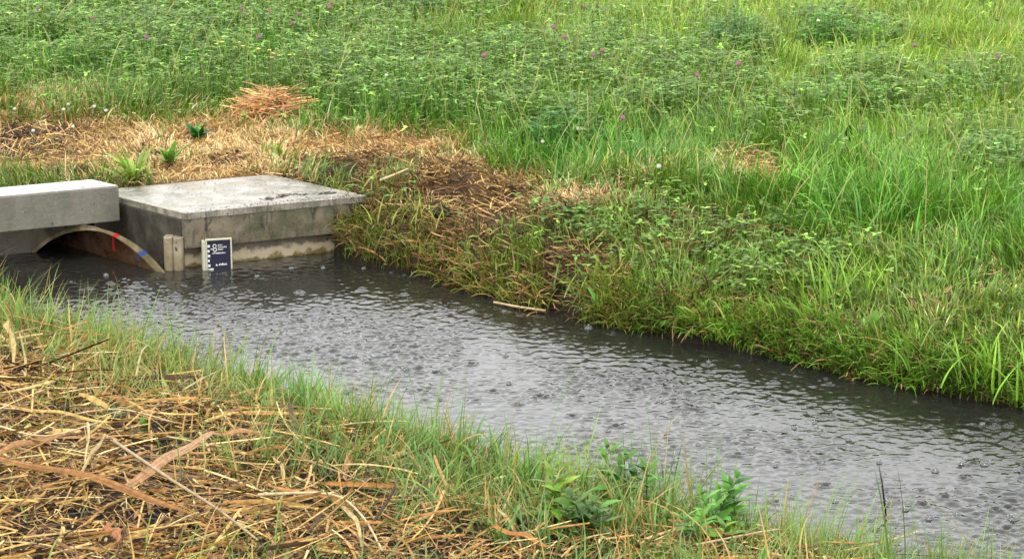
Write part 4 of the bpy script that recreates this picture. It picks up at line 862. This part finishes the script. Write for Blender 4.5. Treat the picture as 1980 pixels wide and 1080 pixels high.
for px, py, lab in [(28, 211, 'white flower farthest left in the dry grass'), (123, 212, 'white flower beside another in the left dry grass'), (132, 202, 'highest white flower of the left dry grass'), (141, 245, 'white flower lowest in the left dry grass'), (205, 214, 'white flower rightmost of the left dry grass'), (64, 253, 'small white flower above the beam'), (182, 206, 'faint white flower between the left ones'),
                    (1049, 274, 'white clover flower at the front of the lush grass'), (1118, 249, 'white clover flower in the lush grass right of centre'), (1274, 322, 'white clover flower near the small hay heap'), (747, 146, 'pale flower in the clover left of centre'), (1582, 40, 'pale flower high in the right meadow')]:
    flower('white', px, py, lab, 1.0 if py > 300 else .8, .09 if py > 190 else .22)
YP = [(418, 86), (430, 82), (450, 85), (462, 82), (470, 90), (455, 92), (521, 98), (528, 104), (535, 96), (540, 108), (560, 107), (547, 50), (560, 58), (525, 112), (500, 95), (412, 92), (862, 149), (1124, 141), (1133, 141), (1582, 92 - 50), (690, 100)]
for i, (px, py) in enumerate(YP):
    flower('yellow', px, py, 'small yellow buttercup in the yellow patch of the left meadow' if i < 16 else ['lone yellow flower left of centre', 'left one of two yellow flowers in the centre meadow', 'right one of two yellow flowers in the centre meadow', 'lone yellow flower high in the right meadow', 'lone yellow flower right of the yellow patch'][i - 16], 1.15, .25)

# leafy clover bushes that stand out of the meadow
def bush(px, py, r, h, n, col, label):
    h *= .85; r *= .85; x, y, z = ground_at(px, py + 30, .3); e = empty('clover_bush', (x, y, z), label, 'clover plant', 'clover bushes standing above the meadow grass')
    a = R.rand(n) * 6.28; q = np.sqrt(R.rand(n)) * r; X = np.cos(a) * q; Y = np.sin(a) * q; hh = h * .8 * (1 - .45 * (q / r) ** 2) * R.uniform(.45, 1.05, n); c = vary(col, n, .35, .07) * np.array([2.3, 1.65, 1.0]); pale = R.rand(n, 1) < .25; c = np.where(pale, c * 1.6, c)
    v, qd, cc = clover(X, Y, np.zeros(n), hh, R.uniform(.013, .025, n), c); link('foliage', np_mesh('foliage', v, quads=qd, col=cc, smooth=True), M_CLOVER, e)
bush(1420, 100, .22, .42, 330, rgb(40, 84, 36), 'dark clover bush holding a bright pink flower')
bush(1605, 85, .2, .38, 300, rgb(54, 104, 42), 'round clover bush in the right meadow, top half of the photo')
bush(1680, 88, .18, .36, 200, rgb(64, 112, 48), 'looser clover bush just right of the round one')
bush(1850, 185, .24, .28, 260, rgb(70, 118, 56), 'flat wide clover bush near the right edge')
bush(1660, 205, .28, .28, 300, rgb(62, 108, 50), 'broad clover bush in the middle of the right meadow')
bush(1930, 310, .22, .26, 260, rgb(74, 116, 70), 'grey-green clover bush at the right edge')
bush(790, 15, .25, .32, 280, rgb(48, 86, 52), 'dark clover bush touching the top edge left of centre')
bush(940, 28, .16, .26, 160, rgb(60, 104, 44), 'small clover bush at the top, right of the dark one')
bush(1090, 250, .22, .22, 240, rgb(44, 92, 38), 'dark clover bush where clover meets the lush grass')
bush(1760, 25 - 10, .14, .26, 120, rgb(70, 112, 50), 'small clover bush at the top right')

# ------------------------------------------------------------------ raindrop splashes on the water
def splash_mesh(seed):
    rr = np.random.RandomState(seed); n = 22; V = []; F = []; R0 = .0095
    prof = [(R0 * 1.45, -.001), (R0 * 1.15, .0018), (R0 * 1.02, .0052), (R0 * .88, .0050), (R0 * .72, .001), (R0 * .5, -.0015)]
    hv = 1 + .35 * rr.rand(n) * (rr.rand(n) > .4)
    for r, z in prof:
        for k in range(n): a = 2 * math.pi * k / n; V.append((math.cos(a) * r, math.sin(a) * r, z * (hv[k] if z > .003 else 1)))
    for j in range(len(prof) - 1): F += [(j * n + k, j * n + (k + 1) % n, (j + 1) * n + (k + 1) % n, (j + 1) * n + k) for k in range(n)]
    def ball(cx, cy, cz, r, st=1.0):
        b = len(V); m_ = 8
        for j in range(1, 6):
            for k in range(m_): th = math.pi * j / 6; V.append((cx + math.sin(th) * math.cos(2 * math.pi * k / m_) * r, cy + math.sin(th) * math.sin(2 * math.pi * k / m_) * r, cz + math.cos(th) * r * st))
        for j in range(4): F.extend([(b + j * m_ + k, b + j * m_ + (k + 1) % m_, b + (j + 1) * m_ + (k + 1) % m_, b + (j + 1) * m_ + k) for k in range(m_)])
    if seed % 2: ball(0, 0, .006, .003, 2.6)
    for _ in range(3): a = rr.rand() * 6.28; ball(math.cos(a) * R0 * 1.3, math.sin(a) * R0 * 1.3, .008 + .004 * rr.rand(), .0013)
    me = bpy.data.meshes.new('rain_splash'); me.from_pydata(V, [], F); me.update(); me.polygons.foreach_set('use_smooth', [True] * len(me.polygons)); me.materials.append(M_SPLASH); return me
sms = [splash_mesh(i) for i in range(5)]
SPL = [(785, 714, 1.5, 'largest bright splash ring in midstream'), (978, 688, 1.0, None), (770, 678, .8, None), (1138, 634, 1.3, 'white splash at the far waterline right of the floating stalk'), (1258, 632, 1.0, None), (1905, 896, 1.5, 'clear round splash ring near the right edge'), (1957, 1002, 1.5, 'clear round splash ring at the bottom right edge'),
       (1966, 909, 1, None), (1410, 941, 1.3, None), (1797, 1001, 1.3, 'splash ring with a jet right of the black twig'), (1860, 896, 1, None), (1715, 970, 1, None), (1615, 969, 1, None), (1575, 817, .9, None), (1430, 736, .9, None), (984, 741, 1, None), (850, 772, 1, None), (1082, 703, .9, None), (1278, 776, .9, None), (1176, 833, .9, None),
       (1535, 827, .9, None), (1700, 894, .9, None), (1808, 910, 1.1, None), (1793, 748, 1, None), (563, 519, 1, 'white splash in front of the base wall'), (497, 534, .9, None), (625, 518, .9, None), (703, 519, .8, None), (205, 532, 1, 'lone white splash in front of the pipe mouth'), (497, 686, 1, None), (540, 688, 1, None), (685, 717, .8, None), (914, 601, .8, None), (975, 602, .8, None), (670, 757, 1, None), (1850, 994, 1, None), (1750, 985, .9, None), (1660, 1005, 1, None), (610, 578, .7, None), (880, 600, .8, None), (340, 600, .7, None), (420, 612, .7, None), (505, 590, .7, None), (1370, 700, .8, None), (1230, 735, .8, None), (1120, 770, .8, None), (1500, 900, .9, None), (1350, 860, .9, None), (1640, 850, .9, None), (1900, 820, .9, None), (1040, 650, .7, None), (1330, 770, .7, None)]
for i, (px, py, s, lab) in enumerate(SPL):
    x, y = at(px, py); o = bpy.data.objects.new('rain_splash', sms[i % 5]); S.collection.objects.link(o); o.location = (x, y, .001); o.rotation_euler = (0, 0, R.rand() * 6.28); o.scale = (s * .85, s * .85, s * .7)
    tag(o, lab or 'small raindrop splash crown on the open grey water', 'splash', 'raindrop splashes on the stream')
